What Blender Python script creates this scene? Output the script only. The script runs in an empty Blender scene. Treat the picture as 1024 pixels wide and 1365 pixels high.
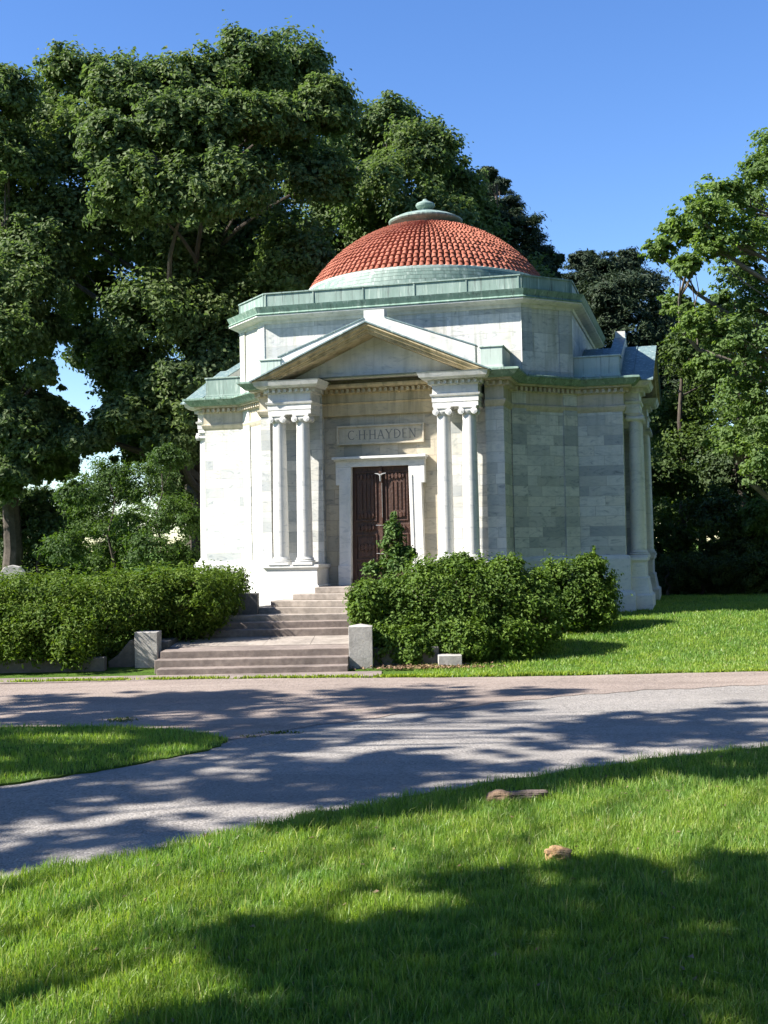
import bpy, bmesh, math, random
import numpy as np
from math import sin, cos, pi, radians, sqrt, atan2

C = bpy.context.scene.collection
F, PITCH, ROLL, TH = 1632.0, 0.0286, 0.0195, 0.2583     # focal length in photo pixels, camera tilt, building yaw
CX, CY, CAMH = 1.3176, 33.9251, 2.3                      # centre of the building on the ground, eye height

# ------------------------------------------------------------------ helpers
def tag(o, label=None, cat=None, group=None, kind=None):
    if label: o['label'] = label
    if cat: o['category'] = cat
    if group: o['group'] = group
    if kind: o['kind'] = kind
    return o

def empty(name, loc=(0, 0, 0), rz=0.0, parent=None):
    o = bpy.data.objects.new(name, None); C.objects.link(o)
    o.location = loc; o.rotation_euler = (0, 0, rz); o.empty_display_size = 0.2
    if parent: o.parent = parent
    return o

class MB:
    def __init__(s): s.v = []; s.f = []; s.uv = []
    def face(s, pts, uvs=None):
        i = len(s.v); s.v += [tuple(p) for p in pts]
        s.f.append(tuple(range(i, i + len(pts))))
        s.uv += (uvs if uvs else [(p[0] + p[1], p[2]) for p in pts])
    def box(s, x0, x1, y0, y1, z0, z1):
        X = [(x0, y0, z0), (x1, y0, z0), (x1, y1, z0), (x0, y1, z0), (x0, y0, z1), (x1, y0, z1), (x1, y1, z1), (x0, y1, z1)]
        for q in ((0, 1, 5, 4), (1, 2, 6, 5), (2, 3, 7, 6), (3, 0, 4, 7), (4, 5, 6, 7), (3, 2, 1, 0)):
            pts = [X[k] for k in q]
            if q in ((4, 5, 6, 7), (3, 2, 1, 0)): uv = [(p[0], p[1]) for p in pts]
            else: uv = [(p[0] + p[1], p[2]) for p in pts]
            s.face(pts, uv)
    def prism(s, poly, ax, a0, a1):
        # poly in the two remaining axes (in x,y,z order), extruded along axis ax
        def mk(p, a):
            l = list(p); l.insert(ax, a); return tuple(l)
        n = len(poly)
        s.face([mk(p, a0) for p in poly][::-1]); s.face([mk(p, a1) for p in poly])
        for i in range(n):
            j = (i + 1) % n
            s.face([mk(poly[i], a0), mk(poly[j], a0), mk(poly[j], a1), mk(poly[i], a1)])
    def lathe(s, prof, cx=0, cy=0, n=32, cap=True):
        for i in range(n):
            a0, a1 = 2 * pi * i / n, 2 * pi * (i + 1) / n
            for (r0, z0), (r1, z1) in zip(prof[:-1], prof[1:]):
                s.face([(cx + r0 * cos(a0), cy + r0 * sin(a0), z0), (cx + r0 * cos(a1), cy + r0 * sin(a1), z0),
                        (cx + r1 * cos(a1), cy + r1 * sin(a1), z1), (cx + r1 * cos(a0), cy + r1 * sin(a0), z1)],
                       [(a0 * 3.3, z0), (a1 * 3.3, z0), (a1 * 3.3, z1), (a0 * 3.3, z1)])
        if cap:
            for (r, z) in (prof[0], prof[-1]):
                if r > 1e-4: s.face([(cx + r * cos(2 * pi * i / n), cy + r * sin(2 * pi * i / n), z) for i in range(n)])
    def tube(s, pts, rad, n=7):
        # tapered tube through points
        P = [np.array(p, float) for p in pts]; rings = []
        for i, p in enumerate(P):
            d = P[min(i + 1, len(P) - 1)] - P[max(i - 1, 0)]; d /= (np.linalg.norm(d) + 1e-9)
            a = np.cross(d, (0.31, 0.87, 0.2)); a /= (np.linalg.norm(a) + 1e-9); b = np.cross(d, a)
            rings.append([p + rad[i] * (cos(2 * pi * k / n) * a + sin(2 * pi * k / n) * b) for k in range(n)])
        i0 = len(s.v)
        for r in rings: s.v += [tuple(q) for q in r]
        for i in range(len(P) - 1):
            for k in range(n):
                a, b = i0 + i * n + k, i0 + i * n + (k + 1) % n
                s.f.append((a, b, b + n, a + n)); s.uv += [(k / n, i), ((k + 1) / n, i), ((k + 1) / n, i + 1), (k / n, i + 1)]
        s.f.append(tuple(i0 + (len(P) - 1) * n + k for k in range(n))); s.uv += [(0, 0)] * n
    def build(s, name, mat, parent=None, smooth=False, merge=True, bevel=0):
        me = bpy.data.meshes.new(name); me.from_pydata(s.v, [], s.f)
        uvl = me.uv_layers.new(name='UVMap'); uvl.data.foreach_set('uv', [c for t in s.uv for c in t])
        bm = bmesh.new(); bm.from_mesh(me)
        if merge: bmesh.ops.remove_doubles(bm, verts=bm.verts, dist=1e-4)
        bmesh.ops.recalc_face_normals(bm, faces=bm.faces)
        bm.to_mesh(me); bm.free()
        if smooth:
            me.polygons.foreach_set('use_smooth', [True] * len(me.polygons))
        me.materials.append(mat)
        o = bpy.data.objects.new(name, me); C.objects.link(o)
        if parent: o.parent = parent
        if smooth:
            m = o.modifiers.new('split', 'EDGE_SPLIT'); m.split_angle = radians(40)
        if bevel:
            m = o.modifiers.new('bevel', 'BEVEL'); m.width = bevel; m.segments = 2; m.limit_method = 'ANGLE'; m.angle_limit = radians(35)
        return o

def mesh_np(name, V, Fq, mat, parent=None, smooth=False):
    """V (N,3) float, Fq (M,k) int faces of k corners"""
    me = bpy.data.meshes.new(name); k = Fq.shape[1]
    me.vertices.add(len(V)); me.vertices.foreach_set('co', V.astype(np.float32).ravel())
    me.loops.add(Fq.size); me.loops.foreach_set('vertex_index', Fq.astype(np.int32).ravel())
    me.polygons.add(len(Fq)); me.polygons.foreach_set('loop_start', np.arange(0, Fq.size, k, dtype=np.int32))
    me.polygons.foreach_set('loop_total', np.full(len(Fq), k, dtype=np.int32))
    me.polygons.foreach_set('use_smooth', np.full(len(Fq), smooth))
    me.update(calc_edges=True); me.materials.append(mat)
    o = bpy.data.objects.new(name, me); C.objects.link(o)
    if parent: o.parent = parent
    return o

def at(px, py, Y):
    """world point at distance Y (metres ahead) seen at photo position px, py: used to lay out far trees at their real distance"""
    xi, yi = px - 512, 682.5 - py
    X = xi * cos(ROLL) + yi * sin(ROLL); U = -xi * sin(ROLL) + yi * cos(ROLL)
    d = np.array([X / F, cos(PITCH) - U / F * sin(PITCH), sin(PITCH) + U / F * cos(PITCH)])
    return d * (Y / d[1]) + np.array([0, 0, CAMH])

def sstep(t):
    t = np.clip(t, 0, 1); return t * t * (3 - 2 * t)
def wav(X, Y):
    return 0.5 * np.sin(X * 1.3 + 0.7 * np.sin(Y * 0.9)) * np.cos(Y * 1.1 + 0.4 * X) + 0.5 * np.sin(X * 0.45 + 1.7) * np.sin(Y * 0.6 + X * .2)
def ground(X, Y):
    X = np.asarray(X, float); Y = np.asarray(Y, float)
    g = 0.7 * sstep((Y - 22.3) / 8.6)
    g = g + 0.05 * wav(X, Y) * sstep((Y - 24) / 3)
    return g

# ------------------------------------------------------------------ materials
def newmat(name):
    m = bpy.data.materials.new(name); m.use_nodes = True
    nt = m.node_tree; nt.nodes.clear()
    out = nt.nodes.new('ShaderNodeOutputMaterial'); b = nt.nodes.new('ShaderNodeBsdfPrincipled')
    nt.links.new(b.outputs[0], out.inputs[0]); b.inputs['Roughness'].default_value = 0.8
    return m, nt, b, out
def N(nt, t, **kw):
    n = nt.nodes.new(t)
    for k, v in kw.items():
        if k.startswith('i_'):
            key = k[2:].replace('_', ' ')
            n.inputs[key].default_value = v
        else: setattr(n, k, v)
    return n
def ramp(nt, fac, stops):
    r = nt.nodes.new('ShaderNodeValToRGB'); e = r.color_ramp.elements
    while len(e) < len(stops): e.new(0.5)
    for i, (p, c) in enumerate(stops):
        e[i].position = p; e[i].color = (*c, 1) if len(c) == 3 else c
    nt.links.new(fac, r.inputs[0]); return r.outputs[0]
def mix(nt, fac, a, b, mode='MIX'):
    m = nt.nodes.new('ShaderNodeMix'); m.data_type = 'RGBA'; m.blend_type = mode
    for s, v in ((m.inputs[0], fac), (m.inputs[6], a), (m.inputs[7], b)):
        if hasattr(v, 'links'): nt.links.new(v, s)
        elif isinstance(v, (int, float)): s.default_value = v
        else: s.default_value = (*v, 1) if len(v) == 3 else v
    return m.outputs[2]
def noise(nt, vec, scale, detail=4, rough=0.55, dist=0.0):
    n = N(nt, 'ShaderNodeTexNoise'); n.inputs['Scale'].default_value = scale
    n.inputs['Detail'].default_value = detail; n.inputs['Roughness'].default_value = rough; n.inputs['Distortion'].default_value = dist
    if vec is not None: nt.links.new(vec, n.inputs['Vector'])
    return n.outputs['Fac']
def mapping(nt, vec, scale=(1, 1, 1), loc=(0, 0, 0), rot=(0, 0, 0)):
    m = N(nt, 'ShaderNodeMapping'); m.inputs['Scale'].default_value = scale; m.inputs['Location'].default_value = loc; m.inputs['Rotation'].default_value = rot
    nt.links.new(vec, m.inputs['Vector']); return m.outputs[0]
def bump(nt, b, h, strength=0.3, dist=0.02):
    n = N(nt, 'ShaderNodeBump'); n.inputs['Strength'].default_value = strength; n.inputs['Distance'].default_value = dist
    nt.links.new(h, n.inputs['Height']); nt.links.new(n.outputs[0], b.inputs['Normal'])
def math_(nt, op, a, b_=None, c=None):
    n = N(nt, 'ShaderNodeMath', operation=op)
    for i, v in enumerate((a, b_, c)):
        if v is None: continue
        if hasattr(v, 'links'): nt.links.new(v, n.inputs[i])
        else: n.inputs[i].default_value = v
    return n.outputs[0]

def marble(name, bricks=True, warm=0.0, stain=0.6, bw=0.92, bh=0.246, tint=(1, 1, 1)):
    m, nt, b, out = newmat(name)
    tc = N(nt, 'ShaderNodeTexCoord'); obj = tc.outputs['Object']; uv = tc.outputs['UV']
    veinv = mapping(nt, obj, (1.2, 1.2, 3.2), rot=(0.25, 0.3, 0))
    v1 = noise(nt, veinv, 2.2, 8, 0.62, 1.6)
    vein = ramp(nt, v1, [(0.33, (0.56, 0.59, 0.61)), (0.43, (0.76, 0.77, 0.77)), (0.56, (0.82, 0.82, 0.80)), (0.70, (0.68, 0.71, 0.73))])
    col = vein
    if bricks:
        br = N(nt, 'ShaderNodeTexBrick'); nt.links.new(uv, br.inputs['Vector'])
        br.offset = 0.43; br.squash = 0.72; br.squash_frequency = 3
        br.inputs['Scale'].default_value = 1.0; br.inputs['Mortar Size'].default_value = 0.006
        br.inputs['Mortar Smooth'].default_value = 0.2; br.inputs['Brick Width'].default_value = bw; br.inputs['Row Height'].default_value = bh
        br.inputs['Color1'].default_value = (0.0, 0.0, 0.0, 1); br.inputs['Color2'].default_value = (1, 1, 1, 1)
        br.inputs['Mortar'].default_value = (0.5, 0.5, 0.5, 1); br.inputs['Bias'].default_value = 0.0
        shade = ramp(nt, br.outputs['Color'], [(0.0, (0.50, 0.54, 0.58)), (0.14, (0.72, 0.74, 0.76)), (0.32, (0.90, 0.91, 0.91)), (0.6, (1, 0.99, 0.97)), (0.85, (0.88, 0.86, 0.80)), (1.0, (0.60, 0.63, 0.65))])
        # veining shifted from block to block
        add = N(nt, 'ShaderNodeVectorMath', operation='ADD'); sc = N(nt, 'ShaderNodeVectorMath', operation='SCALE'); sc.inputs['Scale'].default_value = 23.0
        nt.links.new(br.outputs['Color'], sc.inputs[0]); nt.links.new(veinv, add.inputs[0]); nt.links.new(sc.outputs[0], add.inputs[1])
        v2 = noise(nt, add.outputs[0], 2.2, 8, 0.62, 1.6)
        col = ramp(nt, v2, [(0.31, (0.38, 0.42, 0.45)), (0.43, (0.71, 0.73, 0.74)), (0.55, (0.84, 0.84, 0.82)), (0.72, (0.66, 0.69, 0.72))])
        col = mix(nt, 1.0, col, shade, 'MULTIPLY')
        col = mix(nt, math_(nt, 'MULTIPLY', br.outputs['Fac'], 0.55), col, (0.20, 0.21, 0.20))
        h = math_(nt, 'SUBTRACT', v1, math_(nt, 'MULTIPLY', br.outputs['Fac'], 1.4))
        bump(nt, b, h, 0.25, 0.012)
    else:
        bump(nt, b, noise(nt, obj, 14, 5), 0.15, 0.01)
    # weather stains: ochre and olive films that run down from ledges
    sv = mapping(nt, obj, (2.2, 2.2, 0.45))
    s1 = noise(nt, sv, 1.3, 6, 0.6)
    sm = ramp(nt, s1, [(0.50, (0, 0, 0)), (0.72, (1, 1, 1))])
    sp = N(nt, 'ShaderNodeSeparateXYZ'); nt.links.new(obj, sp.inputs[0])
    hi = N(nt, 'ShaderNodeMapRange'); nt.links.new(sp.outputs['Z'], hi.inputs[0])
    hi.inputs[1].default_value = 4.6; hi.inputs[2].default_value = 6.2; hi.inputs[3].default_value = 0.25; hi.inputs[4].default_value = 1.0
    f = math_(nt, 'MULTIPLY', math_(nt, 'MULTIPLY', sm, hi.outputs[0]), stain)
    col = mix(nt, f, col, (0.36, 0.36, 0.24))
    # grey-green run-off streaks below the cornices, and grime near the ground
    sk = noise(nt, mapping(nt, obj, (7, 7, 0.5), (3, 1, 0)), 1.0, 5, 0.6)
    h2 = N(nt, 'ShaderNodeMapRange'); nt.links.new(sp.outputs['Z'], h2.inputs[0])
    h2.inputs[1].default_value = 3.6; h2.inputs[2].default_value = 6.1; h2.inputs[3].default_value = 0.10; h2.inputs[4].default_value = 0.9
    col = mix(nt, math_(nt, 'MULTIPLY', math_(nt, 'MULTIPLY', ramp(nt, sk, [(0.48, (0, 0, 0)), (0.68, (1, 1, 1))]), h2.outputs[0]), stain), col, (0.30, 0.32, 0.27))
    gr = noise(nt, mapping(nt, obj, (1.4, 1.4, 1.4), (9, 2, 4)), 1.0, 7, 0.7)
    col = mix(nt, ramp(nt, gr, [(0.47, (0, 0, 0)), (0.70, (0.45, 0.45, 0.45))]), col, (0.44, 0.47, 0.47))
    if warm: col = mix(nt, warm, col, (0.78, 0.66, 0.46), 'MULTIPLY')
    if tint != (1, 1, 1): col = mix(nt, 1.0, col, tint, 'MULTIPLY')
    col = mix(nt, 1.0, col, (0.80, 0.785, 0.75), 'MULTIPLY')
    nt.links.new(col, b.inputs['Base Color']); b.inputs['Roughness'].default_value = 0.62
    return m

def copper(name, a, c, dark, roof=False):
    m, nt, b, out = newmat(name)
    tc = N(nt, 'ShaderNodeTexCoord'); obj = tc.outputs['Object']
    n1 = noise(nt, mapping(nt, obj, (3, 3, 0.6)), 1.6, 6, 0.65)
    n2 = noise(nt, mapping(nt, obj, (14, 14, 0.9)), 1.0, 5, 0.7)
    col = mix(nt, ramp(nt, n1, [(0.35, (0, 0, 0)), (0.65, (1, 1, 1))]), a, c)
    col = mix(nt, ramp(nt, n2, [(0.52, (0, 0, 0)), (0.70, (0.85, 0.85, 0.85))]), col, dark)
    n3 = noise(nt, mapping(nt, obj, (9, 9, 1.2), (5, 3, 1)), 1.2, 4)
    col = mix(nt, ramp(nt, n3, [(0.56, (0, 0, 0)), (0.66, (0.6, 0.6, 0.6))]), col, (0.38, 0.45, 0.39))
    nt.links.new(col, b.inputs['Base Color']); b.inputs['Roughness'].default_value = 0.6
    bump(nt, b, n1, 0.2, 0.02)
    return m

def stone(name, a, c, scale=9, rough=0.9, bs=0.4):
    m, nt, b, out = newmat(name)
    tc = N(nt, 'ShaderNodeTexCoord'); obj = tc.outputs['Object']
    n1 = noise(nt, obj, scale, 8, 0.7); n2 = noise(nt, obj, scale * 0.17, 4, 0.6)
    col = mix(nt, ramp(nt, n1, [(0.3, (0, 0, 0)), (0.7, (1, 1, 1))]), a, c)
    col = mix(nt, ramp(nt, n2, [(0.42, (0, 0, 0)), (0.7, (0.6, 0.6, 0.6))]), col, tuple(x * 0.5 for x in a))
    nt.links.new(col, b.inputs['Base Color']); b.inputs['Roughness'].default_value = rough
    bump(nt, b, n1, bs, 0.02)
    return m

def leafmat(name, a, c, trans=0.35, tr=None, big=0.35):
    m, nt, b, out = newmat(name)
    geo = N(nt, 'ShaderNodeNewGeometry'); rnd = geo.outputs['Random Per Island']
    tc = N(nt, 'ShaderNodeTexCoord')
    n1 = noise(nt, tc.outputs['Object'], big, 3)
    col = mix(nt, rnd, a, c)
    col = mix(nt, ramp(nt, n1, [(0.38, (0, 0, 0)), (0.62, (1, 1, 1))]), col, mix(nt, 1.0, col, (1.25, 1.2, 0.9), 'MULTIPLY'))
    nt.links.new(col, b.inputs['Base Color']); b.inputs['Roughness'].default_value = 0.6
    b.inputs['Specular IOR Level'].default_value = 0.2
    t = N(nt, 'ShaderNodeBsdfTranslucent')
    nt.links.new(mix(nt, 1.0, col, tr or (1.6, 1.7, 0.6), 'MULTIPLY'), t.inputs['Color'])
    ms = N(nt, 'ShaderNodeMixShader'); ms.inputs[0].default_value = trans
    nt.links.new(b.outputs[0], ms.inputs[1]); nt.links.new(t.outputs[0], ms.inputs[2]); nt.links.new(ms.outputs[0], out.inputs[0])
    return m

M = {}
M['wall'] = marble('marble_courses')
M['attic'] = marble('marble_attic', bw=1.3, bh=0.46)
M['smooth'] = marble('marble_smooth', bricks=False, stain=0.35)
M['warm'] = marble('marble_warm', bricks=False, warm=0.6, stain=0.6, tint=(0.92, 0.90, 0.86))
M['tymp_shade'] = marble('marble_tympanum_shaded', warm=0.7, bw=1.1, bh=0.3, tint=(0.46, 0.42, 0.38))  # dark tint puts the deep shade under the gable into the marble
M['ochre'] = marble('marble_ochre', bricks=False, warm=0.8, stain=0.9, tint=(0.92, 0.84, 0.66))
M['bay'] = marble('marble_bay', warm=0.6, bw=0.62, bh=0.37, tint=(0.86, 0.84, 0.80))
M['green'] = copper('verdigris_copper', (0.145, 0.215, 0.18), (0.225, 0.30, 0.262), (0.05, 0.06, 0.055))
M['gut'] = copper('stained_gutter_copper', (0.11, 0.19, 0.15), (0.20, 0.30, 0.24), (0.05, 0.07, 0.055))
M['roof'] = copper('aged_roof_copper', (0.10, 0.16, 0.17), (0.15, 0.22, 0.22), (0.05, 0.07, 0.075))
M['pale'] = copper('pale_copper', (0.34, 0.42, 0.365), (0.42, 0.48, 0.43), (0.16, 0.2, 0.17))
M['granite'] = stone('grey_granite', (0.30, 0.285, 0.265), (0.47, 0.45, 0.415), 22)
M['step'] = stone('weathered_step_stone', (0.22, 0.19, 0.16), (0.40, 0.35, 0.30), 10)
M['stepdark'] = stone('worn_brown_stone', (0.15, 0.12, 0.105), (0.29, 0.24, 0.205), 9)
M['drum'] = copper('drum_copper', (0.10, 0.165, 0.135), (0.17, 0.24, 0.20), (0.05, 0.07, 0.06))
M['kerb'] = stone('old_kerb_stone', (0.09, 0.085, 0.08), (0.17, 0.16, 0.145), 8)
M['letter'] = stone('weathered_letter', (0.14, 0.145, 0.14), (0.20, 0.20, 0.195), 20)
M['metal'] = stone('pale_metal', (0.25, 0.26, 0.26), (0.36, 0.37, 0.37), 8, 0.4)
M['clod'] = stone('sandy_clod', (0.34, 0.20, 0.09), (0.52, 0.35, 0.18), 30, 1, 1.0)
M['rock'] = stone('brown_rock', (0.085, 0.065, 0.055), (0.17, 0.13, 0.11), 18, 1, 0.8)
M['rockend'] = stone('light_brown_rock', (0.17, 0.11, 0.07), (0.28, 0.19, 0.125), 18, 1, 0.8)
M['bark'] = stone('tree_bark', (0.035, 0.028, 0.022), (0.10, 0.082, 0.065), 6, 1, 1.0)
M['barkl'] = stone('pale_tree_bark', (0.10, 0.085, 0.07), (0.22, 0.19, 0.155), 6, 1, 1.0)
M['twig'] = stone('shrub_twig', (0.06, 0.045, 0.03), (0.13, 0.10, 0.07), 20, 1, 0.6)
M['litter'] = leafmat('dry_leaf', (0.13, 0.085, 0.06), (0.24, 0.17, 0.12), 0.1, (1, 1, 1))

def tilemat():
    m, nt, b, out = newmat('terracotta_tile')
    tc = N(nt, 'ShaderNodeTexCoord')
    geo = N(nt, 'ShaderNodeNewGeometry')
    n1 = noise(nt, tc.outputs['Object'], 7, 4, 0.6); n2 = noise(nt, tc.outputs['Object'], 0.8, 3)
    col = mix(nt, geo.outputs['Random Per Island'], (0.225, 0.072, 0.044), (0.35, 0.130, 0.085))
    col = mix(nt, ramp(nt, n1, [(0.35, (0, 0, 0)), (0.75, (0.45, 0.45, 0.45))]), col, (0.37, 0.145, 0.095))
    col = mix(nt, ramp(nt, n2, [(0.5, (0, 0, 0)), (0.75, (0.5, 0.5, 0.5))]), col, (0.20, 0.07, 0.045))
    nt.links.new(col, b.inputs['Base Color']); b.inputs['Roughness'].default_value = 0.9; b.inputs['Specular IOR Level'].default_value = 0.15
    return m
M['tile'] = tilemat()

def doormat():
    m, nt, b, out = newmat('dark_carved_wood')
    tc = N(nt, 'ShaderNodeTexCoord')
    n1 = noise(nt, mapping(nt, tc.outputs['Object'], (26, 26, 1.6)), 1.0, 6, 0.65)
    n2 = noise(nt, tc.outputs['Object'], 16, 5)
    col = ramp(nt, n1, [(0.3, (0.020, 0.008, 0.004)), (0.6, (0.062, 0.023, 0.011)), (0.8, (0.11, 0.041, 0.019))])
    nt.links.new(col, b.inputs['Base Color']); b.inputs['Roughness'].default_value = 0.55
    bump(nt, b, n2, 0.7, 0.02)
    return m
M['door'] = doormat()

def asphalt(name, base, dark, light, spots, warmtrack=None):
    m, nt, b, out = newmat(name)
    tc = N(nt, 'ShaderNodeTexCoord'); obj = tc.outputs['Object']
    big = noise(nt, obj, 0.6, 4, 0.6); mid = noise(nt, obj, 5, 6, 0.7); fine = noise(nt, obj, 55, 3, 0.8)
    vor = N(nt, 'ShaderNodeTexVoronoi'); vor.inputs['Scale'].default_value = 42; nt.links.new(obj, vor.inputs['Vector'])
    col = mix(nt, ramp(nt, big, [(0.35, (0, 0, 0)), (0.65, (1, 1, 1))]), base, dark)
    col = mix(nt, ramp(nt, mid, [(0.35, (0, 0, 0)), (0.75, (0.6, 0.6, 0.6))]), col, light)
    sp = N(nt, 'ShaderNodeSeparateColor'); nt.links.new(vor.outputs['Color'], sp.inputs[0])
    col = mix(nt, ramp(nt, sp.outputs[0], [(0.6, (0, 0, 0)), (0.95, (0.55, 0.55, 0.55))]), col, spots)
    col = mix(nt, ramp(nt, sp.outputs[1], [(0.7, (0, 0, 0)), (0.95, (0.6, 0.6, 0.6))]), col, tuple(x * 0.35 for x in base))
    # worn tracks along the lane
    w = noise(nt, mapping(nt, obj, (0.12, 1.6, 1)), 1.0, 4, 0.6)
    col = mix(nt, ramp(nt, w, [(0.45, (0, 0, 0)), (0.7, (0.5, 0.5, 0.5))]), col, warmtrack or light)
    # meandering cracks and darker patched areas
    wv = N(nt, 'ShaderNodeVectorMath', operation='ADD'); nz = N(nt, 'ShaderNodeTexNoise'); nz.inputs['Scale'].default_value = 1.6; nz.inputs['Detail'].default_value = 6
    nt.links.new(obj, nz.inputs['Vector']); nt.links.new(obj, wv.inputs[0]); nt.links.new(nz.outputs['Color'], wv.inputs[1])
    vc = N(nt, 'ShaderNodeTexVoronoi', feature='DISTANCE_TO_EDGE'); vc.inputs['Scale'].default_value = 0.42; nt.links.new(wv.outputs[0], vc.inputs['Vector'])
    cr = ramp(nt, vc.outputs['Distance'], [(0.0, (0.35, 0.35, 0.35)), (0.010, (0, 0, 0))])
    col = mix(nt, cr, col, tuple(x * 0.35 for x in base))
    pt_ = noise(nt, mapping(nt, obj, (0.35, 0.8, 1), (7, 3, 0)), 1.0, 2, 0.4)
    col = mix(nt, ramp(nt, pt_, [(0.56, (0, 0, 0)), (0.575, (0.35, 0.35, 0.35))]), col, tuple(x * 0.72 for x in base))
    nt.links.new(col, b.inputs['Base Color']); b.inputs['Roughness'].default_value = 0.9
    h = math_(nt, 'ADD', fine, math_(nt, 'MULTIPLY', vor.outputs['Distance'], -1.2))
    bump(nt, b, h, 0.6, 0.009)
    return m
M['road'] = asphalt('brown_chip_road', (0.225, 0.178, 0.148), (0.185, 0.148, 0.124), (0.28, 0.225, 0.19), (0.33, 0.28, 0.245), (0.32, 0.265, 0.222))
M['path'] = asphalt('grey_chip_asphalt', (0.225, 0.208, 0.19), (0.185, 0.172, 0.158), (0.275, 0.255, 0.232), (0.34, 0.32, 0.295), (0.315, 0.29, 0.26))

def soil():
    m, nt, b, out = newmat('turf_soil')
    tc = N(nt, 'ShaderNodeTexCoord'); obj = tc.outputs['Object']
    n1 = noise(nt, obj, 3, 8, 0.7); n2 = noise(nt, obj, 0.4, 4); n3 = noise(nt, obj, 40, 4, 0.7)
    col = ramp(nt, n1, [(0.3, (0.035, 0.075, 0.012)), (0.55, (0.07, 0.14, 0.02)), (0.8, (0.11, 0.18, 0.035))])
    col = mix(nt, ramp(nt, n2, [(0.4, (0, 0, 0)), (0.65, (0.6, 0.6, 0.6))]), col, (0.10, 0.16, 0.025))
    nt.links.new(col, b.inputs['Base Color']); b.inputs['Roughness'].default_value = 1.0
    b.inputs['Specular IOR Level'].default_value = 0.1
    bump(nt, b, n3, 1.0, 0.05)
    return m
M['soil'] = soil()
def grassmat(name, a, c, trans, tr):
    m, nt, b, out = newmat(name)
    rnd = N(nt, 'ShaderNodeNewGeometry').outputs['Random Per Island']; obj = N(nt, 'ShaderNodeTexCoord').outputs['Object']
    col = mix(nt, rnd, a, c)
    n1 = noise(nt, obj, 1.1, 4, 0.6); n2 = noise(nt, obj, 4.5, 4, 0.65)
    col = mix(nt, ramp(nt, n1, [(0.42, (0, 0, 0)), (0.62, (1, 1, 1))]), col, mix(nt, 1.0, col, (0.72, 0.86, 1.1), 'MULTIPLY'))
    col = mix(nt, ramp(nt, n2, [(0.50, (0, 0, 0)), (0.72, (0.7, 0.7, 0.7))]), col, mix(nt, 1.0, col, (1.7, 1.35, 1.6), 'MULTIPLY'))
    col = mix(nt, ramp(nt, rnd, [(0.93, (0, 0, 0)), (0.95, (0.8, 0.8, 0.8))]), col, (0.30, 0.29, 0.12))
    nt.links.new(col, b.inputs['Base Color']); b.inputs['Roughness'].default_value = 0.45; b.inputs['Specular IOR Level'].default_value = 0.45
    t = N(nt, 'ShaderNodeBsdfTranslucent'); nt.links.new(mix(nt, 1.0, col, tr, 'MULTIPLY'), t.inputs['Color'])
    ms = N(nt, 'ShaderNodeMixShader'); ms.inputs[0].default_value = trans
    nt.links.new(b.outputs[0], ms.inputs[1]); nt.links.new(t.outputs[0], ms.inputs[2]); nt.links.new(ms.outputs[0], out.inputs[0])
    return m
M['grass'] = grassmat('grass_blade', (0.125, 0.225, 0.028), (0.280, 0.380, 0.076), 0.44, (1.4, 1.5, 0.5))
M['dry'] = leafmat('dry_grass_blade', (0.24, 0.27, 0.09), (0.34, 0.36, 0.15), 0.3, (1, 1, .8))
M['weed'] = leafmat('road_weed', (0.05, 0.08, 0.015), (0.10, 0.14, 0.03), 0.3)
M['verge'] = leafmat('yellow_green_weed', (0.13, 0.20, 0.02), (0.24, 0.30, 0.05), 0.3)
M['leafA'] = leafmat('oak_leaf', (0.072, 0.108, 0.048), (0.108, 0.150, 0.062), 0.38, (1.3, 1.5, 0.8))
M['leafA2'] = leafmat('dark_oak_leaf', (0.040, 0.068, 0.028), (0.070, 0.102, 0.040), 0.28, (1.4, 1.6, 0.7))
M['leafC'] = leafmat('conifer_needle', (0.015, 0.030, 0.018), (0.034, 0.054, 0.028), 0.08)
M['leafR'] = leafmat('light_maple_leaf', (0.075, 0.130, 0.045), (0.130, 0.195, 0.075), 0.45, (1.5, 1.6, 0.7))
M['leafM'] = leafmat('maple_leaf', (0.030, 0.060, 0.016), (0.075, 0.115, 0.030), 0.3)
M['leafS'] = leafmat('sapling_leaf', (0.038, 0.078, 0.022), (0.075, 0.125, 0.036), 0.35)
M['bushL'] = leafmat('yew_leaf', (0.046, 0.092, 0.012), (0.108, 0.162, 0.026), 0.3, None, 1.2)
M['bushR'] = leafmat('box_leaf', (0.044, 0.090, 0.015), (0.100, 0.160, 0.030), 0.3, None, 1.2)
M['shrub'] = leafmat('glossy_shrub_leaf', (0.035, 0.080, 0.020), (0.10, 0.16, 0.055), 0.25, None, 1.2)

# ------------------------------------------------------------------ camera, sky, sun
cam = bpy.data.cameras.new('camera'); camo = bpy.data.objects.new('camera', cam); C.objects.link(camo)
cam.sensor_fit = 'VERTICAL'; cam.sensor_height = 24.0; cam.lens = F / 1365.0 * 24.0
cam.clip_start = 0.1; cam.clip_end = 3000
from mathutils import Matrix, Vector
fw = Vector((0, cos(PITCH), sin(PITCH))); r0 = Vector((1, 0, 0)); u0 = Vector((0, -sin(PITCH), cos(PITCH)))
rr = r0 * cos(ROLL) - u0 * sin(ROLL); uu = r0 * sin(ROLL) + u0 * cos(ROLL)
mw = Matrix((( rr.x, uu.x, -fw.x, 0), (rr.y, uu.y, -fw.y, 0), (rr.z, uu.z, -fw.z, CAMH), (0, 0, 0, 1)))
camo.matrix_world = mw
bpy.context.scene.camera = camo

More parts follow.
